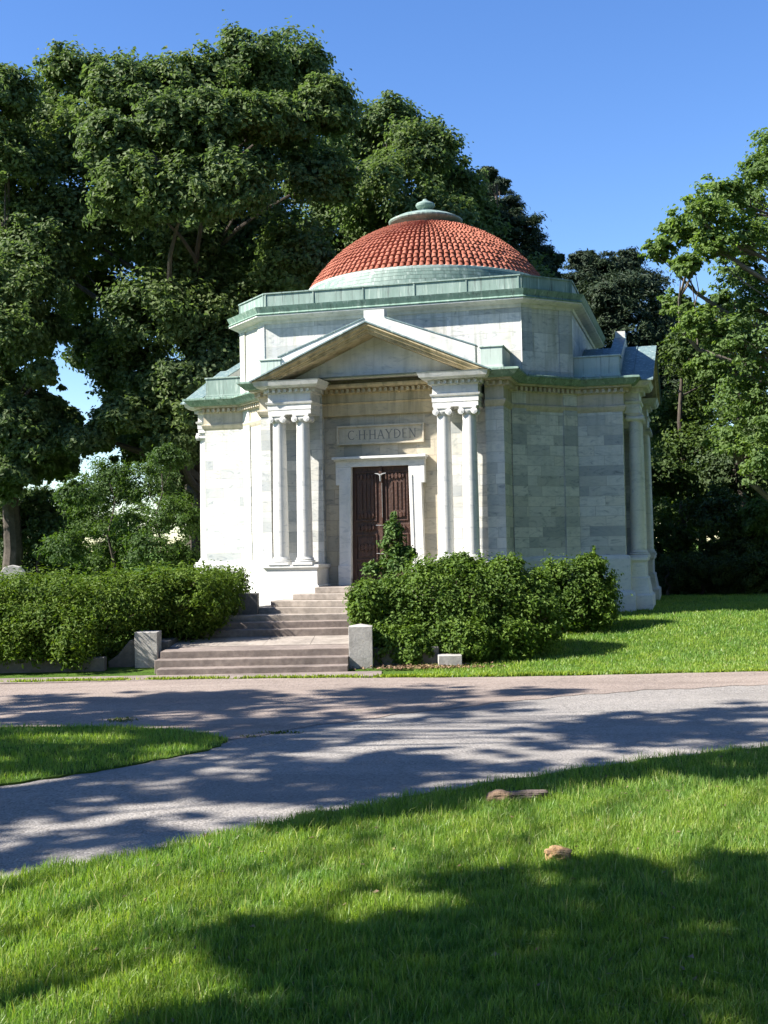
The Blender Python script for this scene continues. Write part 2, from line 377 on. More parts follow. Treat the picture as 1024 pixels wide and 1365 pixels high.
EL = math.atan(0.86); SAZ = (-0.970, -0.243)
sv = Vector((SAZ[0] * cos(EL), SAZ[1] * cos(EL), sin(EL))).normalized()
sun = bpy.data.lights.new('sun', 'SUN'); so = bpy.data.objects.new('sun', sun); C.objects.link(so)
sun.energy = 5.0; sun.angle = radians(0.7); sun.color = (1.0, 0.94, 0.86)
so.rotation_euler = sv.to_track_quat('Z', 'Y').to_euler(); so.location = (-20, -5, 30)
world = bpy.data.worlds.new('World'); bpy.context.scene.world = world; world.use_nodes = True
wn = world.node_tree; wn.nodes.clear()
sky = wn.nodes.new('ShaderNodeTexSky'); sky.sky_type = 'NISHITA'; sky.sun_disc = False
sky.sun_elevation = EL; sky.sun_rotation = math.atan2(sv.x, sv.y)
sky.air_density = 1.0; sky.dust_density = 0.15; sky.ozone_density = 3.0
bg = wn.nodes.new('ShaderNodeBackground'); bg.inputs[1].default_value = 0.080
wo = wn.nodes.new('ShaderNodeOutputWorld'); hs = wn.nodes.new('ShaderNodeHueSaturation'); hs.inputs['Saturation'].default_value = 1.22; hs.inputs['Hue'].default_value = 0.511; wn.links.new(sky.outputs[0], hs.inputs['Color']); wn.links.new(hs.outputs[0], bg.inputs[0]); wn.links.new(bg.outputs[0], wo.inputs[0])
sc = bpy.context.scene
sc.view_settings.view_transform = 'Standard'; sc.view_settings.look = 'None'; sc.view_settings.exposure = 1.55; sc.view_settings.gamma = 1.0
sc.cycles.max_bounces = 5; sc.cycles.diffuse_bounces = 3; sc.cycles.transmission_bounces = 4; sc.cycles.transparent_max_bounces = 4

# ------------------------------------------------------------------ ground, road, path
def ln(pts, X):
    xs = [p[0] for p in pts]; ys = [p[1] for p in pts]; return np.interp(X, xs, ys)
NEAR = [(-12, 2.0), (-7, 5.0), (-4.5, 7.3), (-2.74, 8.63), (-1.82, 9.3), (-1.05, 10.12), (-0.26, 10.8), (0.56, 11.47), (1.48, 12.11), (2.58, 12.79), (4.17, 13.54), (7, 14.4), (14, 15.6), (40, 17)]
BOUND = [(-30, 16.4), (-5, 16.3), (-1.95, 14.71), (-1.13, 15.68), (0.03, 16.7), (2.01, 18.0), (3.85, 18.91), (5.96, 19.4), (12, 20.0), (40, 20.5)]
FAR = [(-40, 21.9), (-6.88, 21.8), (-3.85, 21.75), (1.09, 21.4), (6.57, 21.2), (14, 21.0), (40, 20.8)]
def near(X): return ln(NEAR, X) + 0.05 * np.sin(np.asarray(X) * 7.3) + 0.03 * np.sin(np.asarray(X) * 17.1)
def far(X): return ln(FAR, X) + 0.02 * np.sin(np.asarray(X) * 5.3)
ISL = [(-40, 18.0), (-12, 16.9), (-6.5, 16.3), (-5.09, 16.16), (-3.59, 16.03), (-2.64, 15.6), (-2.05, 15.0), (-1.93, 14.7), (-1.97, 14.3), (-2.11, 13.93), (-2.91, 12.95), (-3.84, 12.16), (-5.5, 10.6), (-8.5, 7.6), (-13.5, 4.0), (-22, 1.0), (-40, -3)]

def inside(poly, X, Y):
    X = np.asarray(X); Y = np.asarray(Y); r = np.zeros(X.shape, bool); n = len(poly)
    for i in range(n):
        x0, y0 = poly[i]; x1, y1 = poly[(i + 1) % n]
        c = ((y0 > Y) != (y1 > Y)) & (X < (x1 - x0) * (Y - y0) / (y1 - y0 + 1e-12) + x0)
        r ^= c
    return r

def strip(name, fa, fb, xs, m, z, nrow=10):
    V = []; Q = []
    for i, x in enumerate(xs):
        a, b = fa(x), fb(x)
        for j in range(nrow + 1):
            y = a + (b - a) * j / nrow; V.append((x, y, z + 0.012 * sin(x * .7) * sin(y * .8) + 0.01))
    n = nrow + 1
    for i in range(len(xs) - 1):
        for j in range(nrow): Q.append((i * n + j, (i + 1) * n + j, (i + 1) * n + j + 1, i * n + j + 1))
    return mesh_np(name, np.array(V), np.array(Q), m, None, True)

# ground sheet reaching the horizon, fine near the camera
gx = np.unique(np.concatenate([np.linspace(-16, 18, 137), np.linspace(-60, 60, 61), np.array([-1200, -600, -300, -150, -90, 90, 150, 300, 600, 1200])]))
gy = np.unique(np.concatenate([np.linspace(-4, 46, 201), np.linspace(46, 90, 23), np.array([-300, -80, -20, 140, 250, 500, 1000, 2000])]))
GX, GY = np.meshgrid(gx, gy, indexing='ij')
GZ = ground(GX, GY)
inr = (GY > near(GX) + .1) & (GY < far(GX) - .1) & ~inside(ISL, GX, GY)
V = np.stack([GX, GY, np.where(GY < 22.0, -0.03, GZ - 0.0)], -1).reshape(-1, 3)
nx, ny = GX.shape; idx = np.arange(nx * ny).reshape(nx, ny)
Q = np.stack([idx[:-1, :-1], idx[1:, :-1], idx[1:, 1:], idx[:-1, 1:]], -1).reshape(-1, 4)
tag(mesh_np('ground', V, Q, M['soil'], None, True), kind='structure')
xs = np.concatenate([np.linspace(-45, -12, 20)[:-1], np.linspace(-12, 12, 300), np.linspace(12, 45, 20)[1:]])
tag(strip('path', lambda x: near(x) - .03, lambda x: max(near(x) + .1, far(x)), xs, M['path'], 0.0, 14), kind='structure')
rs = [x for x in xs]
tag(strip('road', lambda x: ln(BOUND, x) + .06 * sin(x * 5) + .04 * sin(x * 13), lambda x: far(x) + .0, rs, M['road'], 0.006, 8), kind='structure')
# near turf slab and traffic island: low raised turf with a rounded edge
def turf(name, poly, h=0.035):
    b = bmesh.new()
    vs = [b.verts.new((x, y, h)) for x, y in poly]; b.faces.new(vs)
    lo = [b.verts.new((x, y, -0.02)) for x, y in poly]
    for i in range(len(poly)):
        j = (i + 1) % len(poly); b.faces.new((vs[i], lo[i], lo[j], vs[j]))
    bmesh.ops.recalc_face_normals(b, faces=b.faces)
    bmesh.ops.triangulate(b, faces=[f for f in b.faces if len(f.verts) > 4])
    me = bpy.data.meshes.new(name); b.to_mesh(me); b.free(); me.materials.append(M['soil'])
    o = bpy.data.objects.new(name, me); C.objects.link(o); return tag(o, kind='structure')
nxs = np.linspace(-12, 40, 400)
turf('lawn', [(x, near(x)) for x in nxs] + [(40, -4), (-12, -4)])
def dens(poly, k=12):
    out = []
    for i in range(len(poly)):
        a, b_ = poly[i], poly[(i + 1) % len(poly)]
        for j in range(k):
            t = j / k; x = a[0] + (b_[0] - a[0]) * t; y = a[1] + (b_[1] - a[1]) * t
            out.append((x + .02 * sin(y * 21 + x * 5), y + .025 * sin(x * 19)))
    return out
turf('grass_island', dens(ISL))
# paved apron in front of the steps
ap = MB(); ap.box(-9, -0.1, 21.75, 22.62, -0.05, 0.022); tag(ap.build('pavement', M['stepdark']), kind='structure')

rng = np.random.default_rng(5)
def blades(name, X, Y, Z, H, Wd, m, lean=0.5, parent=None):
    n = len(X); a = rng.uniform(0, 2 * pi, n); la = rng.uniform(0, 2 * pi, n); l = np.abs(rng.normal(0, lean, n))
    dx, dy = np.cos(a) * Wd / 2, np.sin(a) * Wd / 2
    bx, by = np.cos(la) * l * H, np.sin(la) * l * H
    z1 = H * np.sqrt(np.clip(1 - (0.5 * l) ** 2, .3, 1)) * .55; z2 = H * np.sqrt(np.clip(1 - l ** 2 * .6, 0.15, 1))
    V = np.stack([np.stack([X - dx, Y - dy, Z], -1), np.stack([X + dx, Y + dy, Z], -1),
                  np.stack([X + dx * .7 + bx * .35, Y + dy * .7 + by * .35, Z + z1], -1), np.stack([X - dx * .7 + bx * .35, Y - dy * .7 + by * .35, Z + z1], -1),
                  np.stack([X + bx, Y + by, Z + z2], -1)], 1).reshape(-1, 3)
    i = np.arange(n) * 5
    T = np.concatenate([np.stack([i, i + 1, i + 2], -1), np.stack([i, i + 2, i + 3], -1), np.stack([i + 3, i + 2, i + 4], -1)])
    return mesh_np(name, V, T, m, parent, True)
# foreground blades: denser close to the camera
def scatter(n, y0, y1, margin=.6):
    Y = rng.uniform(y0, y1, n); X = rng.uniform(-1, 1, n) * (Y * .32 + margin)
    return X, Y
parts = []
for n, y0, y1 in ((110000, 5.4, 8.0), (110000, 8.0, 11.0), (60000, 11.0, 14.4)):
    X, Y = scatter(n, y0, y1); k = Y < near(X) + rng.normal(0, .035, n); parts.append((X[k], Y[k]))
for sgn in (-1, 1):                     # the lawn goes on to both sides of the picture
    Y = rng.uniform(2.5, 15.5, 60000); X = sgn * (np.maximum(Y, 5) * .32 + .5 + 4.5 * rng.uniform(0, 1, 60000) ** 1.4); k = Y < near(X); parts.append((X[k], Y[k]))
X = np.concatenate([p[0] for p in parts]); Y = np.concatenate([p[1] for p in parts])
tuft = 0.5 + 0.5 * np.sin(X * 9 + 3 * np.sin(Y * 5)) * np.sin(Y * 11 + 2 * np.sin(X * 7))
H = rng.uniform(.04, .10, len(X)) * (.7 + .6 * tuft)
tag(blades('grass', X, Y, np.full(len(X), .03), H, rng.uniform(.004, .009, len(X)), M['grass'], .6),
    'mown bright green grass of the foreground lawn', 'grass', kind='stuff')
n = 2600; X, Y = scatter(n, 5.5, 13.5); k = Y < near(X); X, Y = X[k], Y[k]
tag(blades('tall_grass', X, Y, np.full(len(X), .03), rng.uniform(.09, .15, len(X)), rng.uniform(.005, .009, len(X)), M['dry'], .75),
    'longer pale grass blades standing out of the foreground lawn', 'grass', kind='stuff')
X = rng.uniform(-9, -1.8, 60000); Y = rng.uniform(10.5, 16.6, 60000); k = inside(ISL, X + rng.normal(0, .03, 60000), Y)
X, Y = X[k], Y[k]
tag(blades('grass', X, Y, np.full(len(X), .03), rng.uniform(.04, .085, len(X)), rng.uniform(.006, .01, len(X)), M['grass'], .5),
    'mown grass covering the shaded island between road and path', 'grass', kind='stuff')
X = rng.uniform(.5, 13, 130000); Y = 21.3 + 14 * rng.uniform(0, 1, 130000) ** 1.3; k = (Y > far(X) + .05)
X, Y = X[k], Y[k]
tag(blades('grass', X, Y, ground(X, Y) - .01, rng.uniform(.04, .09, len(X)), rng.uniform(.012, .022, len(X)), M['grass'], .6),
    'sunlit lawn grass to the right of the white building', 'grass', kind='stuff')
# weeds along the far road edge
X = rng.uniform(-9, 11, 15000); Y = far(X) + .08 + np.abs(rng.normal(0, .09, 15000)); k = (np.sin(X * 3.1) + np.sin(X * 7.7 + 1) + rng.normal(0, .7, 15000) > -.9)
X, Y = X[k], Y[k]
tag(blades('roadside_weeds', X, Y, ground(X, Y) * 0 + .0, rng.uniform(.03, .09, len(X)), rng.uniform(.02, .04, len(X)), M['verge'], .9),
    'yellow green weeds in a thin line along the far road edge', 'weeds', kind='stuff')
for cx, cy, sx, sy, nn, lab in ((-3.63, 16.75,   .12, .10, 160, 'small green weed tuft growing in the brown road behind the grass island'),
                               (-1.35, 15.3, .13, .05, 130, 'larger dark weed tuft on the seam of road and path beyond the island tip'),
                               (-1.72, 15.02, .07, .04, 60, 'low dark weed tuft nearest the tip of the grass island, the smaller of two')):
    X = rng.normal(cx, sx, nn); Y = rng.normal(cy, sy, nn)
    tag(blades('weed_tuft', X, Y, np.full(nn, .01), rng.uniform(.02, .045, nn), rng.uniform(.01, .02, nn), M['weed'], .9), lab, 'weeds', kind='stuff')

# stone and clod lying in the grass
def lump(name, c, r3, m, parent=None, seed=1, amp=.12, bend=0.0):
    """a rough weathered lump: an ellipsoid broken up by several scales of waviness, flattened below"""
    bm = bmesh.new(); bmesh.ops.create_icosphere(bm, subdivisions=5, radius=1)
    rs = np.random.default_rng(seed); ph = rs.uniform(0, 6, 12)
    for v in bm.verts:
        d = np.array(v.co)
        k = 1 + amp * (sin(d[0] * 3.1 + ph[0]) * sin(d[1] * 2.7 + ph[1]) + .6 * sin(d[2] * 5 + ph[2]) * sin(d[0] * 7 + ph[3]) + .35 * sin(d[1] * 13 + ph[4]) * sin(d[2] * 11 + ph[5]) + .22 * sin(d[0] * 23 + ph[6]) * sin(d[1] * 19 + ph[7] + d[2] * 9))
        q = np.sign(d) * np.abs(d) ** .8 * k * np.array(r3)
        q[2] = max(q[2], -r3[2] * .8); q[1] += bend * d[0] ** 2
        v.co = Vector(np.array(c) + q)
    me = bpy.data.meshes.new(name); bm.to_mesh(me); bm.free(); me.materials.append(m)
    me.polygons.foreach_set('use_smooth', [True] * len(me.polygons))
    o = bpy.data.objects.new(name, me); C.objects.link(o)
    if parent: o.parent = parent
    return o
rk = empty('stone', (1.12, 10.85, .035))
lump('stone_body', (.06, .02, .045), (.25, .075, .045), M['rock'], rk, 3, .16, .04)
lump('broken_end', (-.15, -.005, .045), (.13, .08, .055), M['rockend'], rk, 5, .12)
tag(rk, 'long dark brown stone with a paler broken end, lying in the grass beside the path', 'stone')
tag(lump('dirt_clod', (1.19, 8.80, .085), (.085, .065, .05), M['clod'], None, 8, .22), 'small sandy orange clod lying in the sunlit foreground grass', 'clod')

n = 240; X, Y = scatter(n, 5.6, 13.0); k = Y < near(X) - .05; X, Y = X[k], Y[k]; n = len(X)
P = np.stack([X, Y, np.full(n, .075)], -1); a = rng.uniform(0, 6.28, n); e = rng.uniform(.012, .03, n)
V = np.stack([P + np.stack([np.cos(a + q) * e * w_, np.sin(a + q) * e * w_, rng.uniform(-.01, .012, n)], -1) for q, w_ in ((0, 1), (1.57, .55), (3.14, 1), (4.71, .55))], 1).reshape(-1, 3)
tag(mesh_np('fallen_leaves', V, np.arange(4 * n).reshape(n, 4), M['litter']), 'small dry brown leaves scattered over the foreground lawn', 'leaves', kind='stuff')

# ------------------------------------------------------------------ the mausoleum
# local frame: u to the right along the front, v towards the road, z up; Blender local = (u, -v, z)
mau = empty('mausoleum', (CX, CY, 0), -TH)
tag(mau, 'white marble mausoleum with red tiled dome, green copper cornices and paired front columns', 'mausoleum')

def rot(p, k):
    u, v = p
    for _ in range(k % 4): u, v = v, -u
    return (u, v)
def offset(path, closed, d):
    """mitred offset of a (u,v) path that runs clockwise seen from above: outward is to the left of travel"""
    n = len(path); out = []
    for i in range(n):
        p = np.array(path[i], float)
        e = []
        if closed or i > 0:
            q = p - np.array(path[i - 1], float); q /= np.linalg.norm(q); e.append(np.array([-q[1], q[0]]))
        if closed or i < n - 1:
            q = np.array(path[(i + 1) % n], float) - p; q /= np.linalg.norm(q); e.append(np.array([-q[1], q[0]]))
        if len(e) == 2:
            b = e[0] + e[1]; b = b / (b @ b) * 2 if b @ b > 1e-6 else e[0]
        else: b = e[0]
        out.append(tuple(p + b * d))
    return out
def sweep(mb, path, prof, closed=False, caps=True):
    n = len(path); L = [0.0]
    for i in range(n): L.append(L[-1] + np.linalg.norm(np.array(path[(i + 1) % n]) - np.array(path[i])))
    offs = {}
    def pt(i, o, z):
        if o not in offs: offs[o] = offset(path, closed, o)
        u, v = offs[o][i % n]; return (u, -v, z)
    for i in range(n if closed else n - 1):
        for (o0, z0), (o1, z1) in zip(prof[:-1], prof[1:]):
            s = L[-1] * .37
            # start every straight run on a fresh block so corners read as corner stones
            l0, l1 = i * 3.37, i * 3.37 + (L[i + 1] - L[i])
            d = (o0 - o1)
            mb.face([pt(i, o0, z0), pt(i + 1, o0, z0), pt(i + 1, o1, z1), pt(i, o1, z1)],
                    [(l0, z0 - .0), (l1, z0), (l1, z1 + abs(d) * (z0 == z1)), (l0, z1 + abs(d) * (z0 == z1))])
    if not closed and caps:
        for i in (0, n - 1): mb.face([pt(i, o, z) for o, z in prof])

OFS = -0.09                                # the front bay sits a hand to the left of the axis
def bay(off):                              # clockwise from above, travelling left to right along the front
    return [(-2.95, 5.46), (-2.62 + off, 5.46), (-2.62 + off, 5.12), (-1.42 + off, 5.12), (-1.42 + off, 4.97), (1.42 + off, 4.97),
            (1.42 + off, 5.12), (2.62 + off, 5.12), (2.62 + off, 5.46), (2.95, 5.46)]
# travel must keep the outside on the left: go right to left along the front when seen with v up
wallpath = []
for k in range(4):
    q = bay(OFS if k == 0 else 0) if k != 2 else [(-2.95, 5.46), (2.95, 5.46)]
    seg = [rot(p, k) for p in q] + [rot((2.95, 4.35), k)] + [rot((4.35, 2.95), k)]
    wallpath += seg
# rotation by rot() goes clockwise (front -> right -> back -> left), outward is on the left of travel
g_ok = offset([(-1, 1), (1, 1)], False, .5)[0][1] > 1
w = MB(); sweep(w, wallpath, [(0, -0.2), (0, 6.1)], True)
w.build('wall', M['wall'], mau)

outer = []
for k in range(4): outer += [rot(p, k) for p in [(-2.95, 5.55), (2.95, 5.55), (2.95, 4.35), (4.35, 2.95)]]
# quadrant paths (the portico bays are left open)
def quad(k, off0=0.0, off1=0.0):
    a = [(2.62 + off0, 5.48), (2.95, 5.48), (2.95, 4.35), (4.35, 2.95), (5.48, 2.95), (5.48, 2.62)]
    return [rot(p, k) for p in a]
quads = [quad(0, OFS)] + [quad(k) for k in (1, 2, 3)]
quads[3] = [rot((2.62, 5.48), 3), rot((2.95, 5.48), 3), rot((2.95, 4.35), 3), rot((4.35, 2.95), 3), rot((5.48, 2.95), 3), rot((5.48, 2.62 + -OFS * 1), 3)]
for q in quads:
    pl = MB(); sweep(pl, q, [(.0, .0), (.20, .0), (.20, 1.02), (.17, 1.10), (.085, 1.14), (.085, 1.90), (.06, 1.97), (.0, 2.0)])
    pl.build('plinth', M['smooth'], mau)
# pilaster strips beside the re-entrant corners
for k in range(4):
    for a, b_ in (((2.95, 4.35), (3.25, 4.05)), ((4.05, 3.25), (4.35, 2.95))):
        ps = MB()
        sweep(ps, [rot(a, k), rot(b_, k)], [(0, 1.9), (.035, 1.9), (.035, 5.97), (0, 5.97)])
        ps.build('pilaster_strip', M['wall'], mau)

def dentils(mb, a, b_, z0, z1, depth, pitch=.135, wd=.07, base=0.0):
    a = np.array(a, float); b_ = np.array(b_, float); L = np.linalg.norm(b_ - a); d = (b_ - a) / L; nrm = np.array([-d[1], d[0]])
    n = int(L / pitch)
    for i in range(n):
        s0 = (i + .5) * L / n - wd / 2; c = [a + d * s0 + nrm * base, a + d * (s0 + wd) + nrm * base, a + d * (s0 + wd) + nrm * (base + depth), a + d * s0 + nrm * (base + depth)]
        lo = [(p[0], -p[1], z0) for p in c]; hi = [(p[0], -p[1], z1) for p in c]
        mb.face([lo[3], lo[2], hi[2], hi[3]]); mb.face([lo[0], lo[3], hi[3], hi[0]]); mb.face([lo[2], lo[1], hi[1], hi[2]]); mb.face(lo)
for q in quads:
    co = MB(); sweep(co, q, [(0, 5.48), (.03, 5.53), (.06, 5.60), (.06, 5.63), (.012, 5.65), (.012, 5.93), (.05, 5.95), (.05, 6.055), (.20, 6.065), (.20, 6.10), (.24, 6.12), (0, 6.12)])
    for i in range(len(q) - 1):
        a, b_ = offset(q, False, .05)[i], offset(q, False, .05)[i + 1]
        dentils(co, a, b_, 5.955, 6.05, .085)
    co.build('cornice', M['warm'], mau)
for q in quads:
    gu = MB(); sweep(gu, q, [(.0, 6.105), (.26, 6.105), (.30, 6.13), (.40, 6.235), (.43, 6.25), (.43, 6.29), (.40, 6.30), (-.35, 6.42)])
    for i in range(len(q) - 1):           # standing seams
        o = offset(q, False, .0); a = np.array(o[i]); b_ = np.array(o[i + 1]); L = np.linalg.norm(b_ - a); d = (b_ - a) / L; nn = np.array([-d[1], d[0]])
        for s in range(int(L / .42)):
            p = a + d * (s + .5) * .42
            for e in (-.012,):
                p0 = p + d * e; p1 = p + d * (e + .024)
                pr = [(.25, 6.10), (.395, 6.24), (.44, 6.25), (.44, 6.305), (-.2, 6.41)]
                for (o0, z0), (o1, z1) in zip(pr[:-1], pr[1:]):
                    A = p0 + nn * (o0 + .006); B = p1 + nn * (o0 + .006); Cc = p1 + nn * (o1 + .006); D = p0 + nn * (o1 + .006)
                    gu.face([(A[0], -A[1], z0), (B[0], -B[1], z0), (Cc[0], -Cc[1], z1 + .006), (D[0], -D[1], z1 + .006)])
    gu.build('gutter', M['gut'], mau)

# flat copper deck below the attic
rf = MB()
rf.face([(p[0], -p[1], 6.33) for p in offset(outer, True, .1)])
rf.build('deck_roof', M['roof'], mau)

# attic
apath = []
for k in range(4): apath += [rot((-3.22, 4.30), k), rot((3.22, 4.30), k)]
at_ = MB(); sweep(at_, apath, [(0, 6.3), (0, 8.1)], True)
for k in range(4):
    for a, b_ in (((3.22, 4.30), (3.44, 4.08)), ((4.02, 3.50), (4.30, 3.22))):
        sweep(at_, [rot(a, k), rot(b_, k)], [(0, 6.3), (.03, 6.3), (.03, 8.0), (0, 8.0)])
at_.build('attic', M['attic'], mau)
ac = MB(); sweep(ac, apath, [(0, 7.94), (.04, 7.95), (.06, 8.02), (.20, 8.05), (.28, 8.09), (.28, 8.125), (0, 8.125)], True)
ac.build('attic_cornice', M['smooth'], mau)
af = MB(); sweep(af, apath, [(.0, 8.115), (.285, 8.115), (.305, 8.14), (.26, 8.18), (.31, 8.29), (.325, 8.325), (.02, 8.345)], True); af.build('attic_gutter', M['gut'], mau)
ag = MB(); sweep(ag, apath, [(.0, 8.34), (.02, 8.34), (.02, 8.69), (.05, 8.69), (.05, 8.72), (-.10, 8.73), (-.10, 8.4)], True)
for k in range(8):
    a = np.array(apath[k]); b_ = np.array(apath[(k + 1) % 8]); L = np.linalg.norm(b_ - a); d = (b_ - a) / L; nn = np.array([-d[1], d[0]])
    m_ = max(1, round(L / 1.28))
    for i in range(m_ + 1):
        p = a + d * L * i / m_
        if i in (0, m_): p = p + d * (.03 if i == 0 else -.03)
        c = [p - d * .02, p + d * .02, p + d * .014 + nn * .04, p - d * .014 + nn * .04]
        for q0, q1 in ((0, 3), (3, 2), (2, 1)):
            ag.face([(c[q0][0], -c[q0][1], 8.345), (c[q1][0], -c[q1][1], 8.345), (c[q1][0], -c[q1][1], 8.70), (c[q0][0], -c[q0][1], 8.70)])
ag.build('parapet', M['green'], mau)
dk = MB(); dk.face([(p[0], -p[1], 8.52) for p in offset(apath, True, -.05)]); dk.build('attic_roof', M['roof'], mau)

# drum and dome
dr = MB(); pr_ = [(3.64, 8.40)]
for k_, (za, zb, r_) in enumerate(((8.40, 8.86, 3.63), (8.875, 8.985, 3.57), (9.0, 9.10, 3.50), (9.115, 9.20, 3.43), (9.215, 9.29, 3.36))):
    pr_ += [(r_ - .05, za), (r_, za + .004), (r_ - .02, zb), (r_ - .075, zb + .002)]
dr.lathe(pr_, n=96, cap=False)
dr.build('drum', M['drum'], mau)
rg = MB(); rg.lathe([(3.31, 9.29), (3.33, 9.30), (3.33, 9.36), (3.27, 9.385), (3.1, 9.385)], n=96, cap=False); rg.build('dome_ring', M['pale'], mau)
RS, CZ = 3.77, 7.44
base = MB(); base.lathe([(RS * sin(t) - .04, CZ + RS * cos(t) - .03) for t in np.linspace(radians(59), radians(12), 24)], n=64, cap=False)
# tiles: each tile is a small half-round cover that widens and lifts at its lower edge, lapping the row below
NT, NR = 122, 20
tv = []; tf = []
ths = np.linspace(radians(58.9), radians(13.5), NR + 1)
rs_ = np.random.default_rng(3)
for r in range(NR):
    t0, t1 = ths[r], ths[r + 1]; tt0 = t0 + .012
    for i in range(NT):
        a = 2 * pi * (i + .12 * (r % 2)) / NT; da = 2 * pi / NT
        i0 = len(tv); j = rs_.uniform(-.010, .010)
        for (t, lift, wid) in ((tt0, .070 + j, .44), (t1, .032 + j, .36)):
            for s in range(7):
                x = -1 + s / 3.0; h = lift * (0.15 + 0.85 * sqrt(max(0, 1 - x * x))) - (.03 if abs(x) > .99 else 0)
                aa = a + x * wid * da; rr_ = RS + h
                tv.append((rr_ * sin(t) * cos(aa), rr_ * sin(t) * sin(aa), CZ + rr_ * cos(t)))
        for s in range(6): tf.append((i0 + s, i0 + s + 1, i0 + 7 + s + 1, i0 + 7 + s))
        i1 = len(tv)                       # thickness at the lower lip
        for s in range(7):
            x = -1 + s / 3.0; aa = a + x * .5 * da; tv.append(((RS - .01) * sin(tt0) * cos(aa), (RS - .01) * sin(tt0) * sin(aa), CZ + (RS - .01) * cos(tt0)))
        for s in range(6): tf.append((i1 + s, i1 + s + 1, i0 + s + 1, i0 + s))
dm = base.build('dome', M['tile'], mau)
dt = mesh_np('roof_tiles', np.array(tv), np.array(tf), M['tile'], dm, False)
# lantern cap and knob
la = MB(); la.lathe([(.90, 11.02), (.86, 11.06), (.84, 11.13), (.88, 11.18), (1.0, 11.27), (1.03, 11.31), (1.03, 11.35), (.97, 11.38), (.80, 11.46), (.52, 11.55), (.27, 11.60), (.2, 11.61), (.15, 11.66), (.15, 11.70)], n=48)
ln_ = la.build('dome_cap', M['green'], mau)
kn = MB(); kn.lathe([(.15, 11.69), (.22, 11.72), (.26, 11.77), (.27, 11.82), (.24, 11.86), (.15, 11.90), (.08, 11.93), (.06, 11.97), (.02, 11.99), (.0, 11.99)], n=32)
kn.build('knob', M['green'], ln_)

# -------------------------------- porticos (front complete, the two side ones alike)
def place(o, k): o.rotation_euler = (0, 0, -k * pi / 2); return o
def ibox(mb, u0, u1, v0, v1, z0, z1): mb.box(u0, u1, -v1, -v0, z0, z1)
SL = (7.45 - 6.25) / 2.75
def zr(u): return 7.45 - SL * abs(u)

# one column with its base and capital, then copies
def column_meshes():
    sh = MB(); zs = np.linspace(2.10, 5.30, 14)
    prof = [(.205, 2.06), (.20, 2.09)] + [(.182 - .030 * ((z - 2.1) / 3.2) ** 1.6, z) for z in zs] + [(.165, 5.31)]
    sh.lathe(prof, n=28)
    b = MB(); b.box(-.25, .25, -.25, .25, 1.925, 1.985)
    b.lathe([(.2, 1.985), (.235, 1.99), (.248, 2.01), (.235, 2.03), (.20, 2.035), (.205, 2.045), (.222, 2.055), (.205, 2.068), (.15, 2.07)], n=28)
    c = MB()
    c.lathe([(.155, 5.27), (.17, 5.29), (.19, 5.33), (.2, 5.36), (.15, 5.37)], n=24)
    c.box(-.17, .17, -.17, .17, 5.35, 5.425); c.box(-.20, .20, -.195, .195, 5.427, 5.472)
    for s in (-1, 1):                      # volutes: scrolls with their axis front to back
        n = 20
        for y0, y1 in ((-.205, -.12), (.12, .205), (-.12, .12)):
            r = .074 if abs(y0 + y1) > .01 else .055
            ring = [(s * .150 + r * cos(2 * pi * i / n), 5.352 + r * sin(2 * pi * i / n)) for i in range(n)]
            c.prism(ring, 1, y0, y1)
        for y in (-.211, .205):
            for r, d in ((.05, 0), (.024, .006)):
                ring = [(s * .150 + r * cos(2 * pi * i / 14), 5.352 + r * sin(2 * pi * i / 14)) for i in range(14)]
                c.prism(ring, 1, y - (d if y < 0 else 0), y + .006 + (d if y > 0 else 0))
    return sh, b, c
sh, bb, cc = column_meshes()
col0 = sh.build('column', M['smooth'], mau, smooth=True)
cb0 = bb.build('column_base', M['smooth'], col0, smooth=True); cp0 = cc.build('capital', M['smooth'], col0, smooth=True)
VC = 5.72
def put_col(o, k, u):
    a = -k * pi / 2; x, y = u, -VC
    o.location = (x * cos(a) - y * sin(a), x * sin(a) + y * cos(a), 0); o.rotation_euler = (0, 0, a)
first = True
for k in (0, 1, 3):
    off = OFS if k == 0 else 0
    for u in (-2.29, -1.70, 1.70, 2.29):
        if first: put_col(col0, k, u + off); first = False; continue
        c1 = col0.copy(); C.objects.link(c1); c1.parent = mau; put_col(c1, k, u + off)
        for ch in (cb0, cp0):
            c2 = ch.copy(); C.objects.link(c2); c2.parent = c1

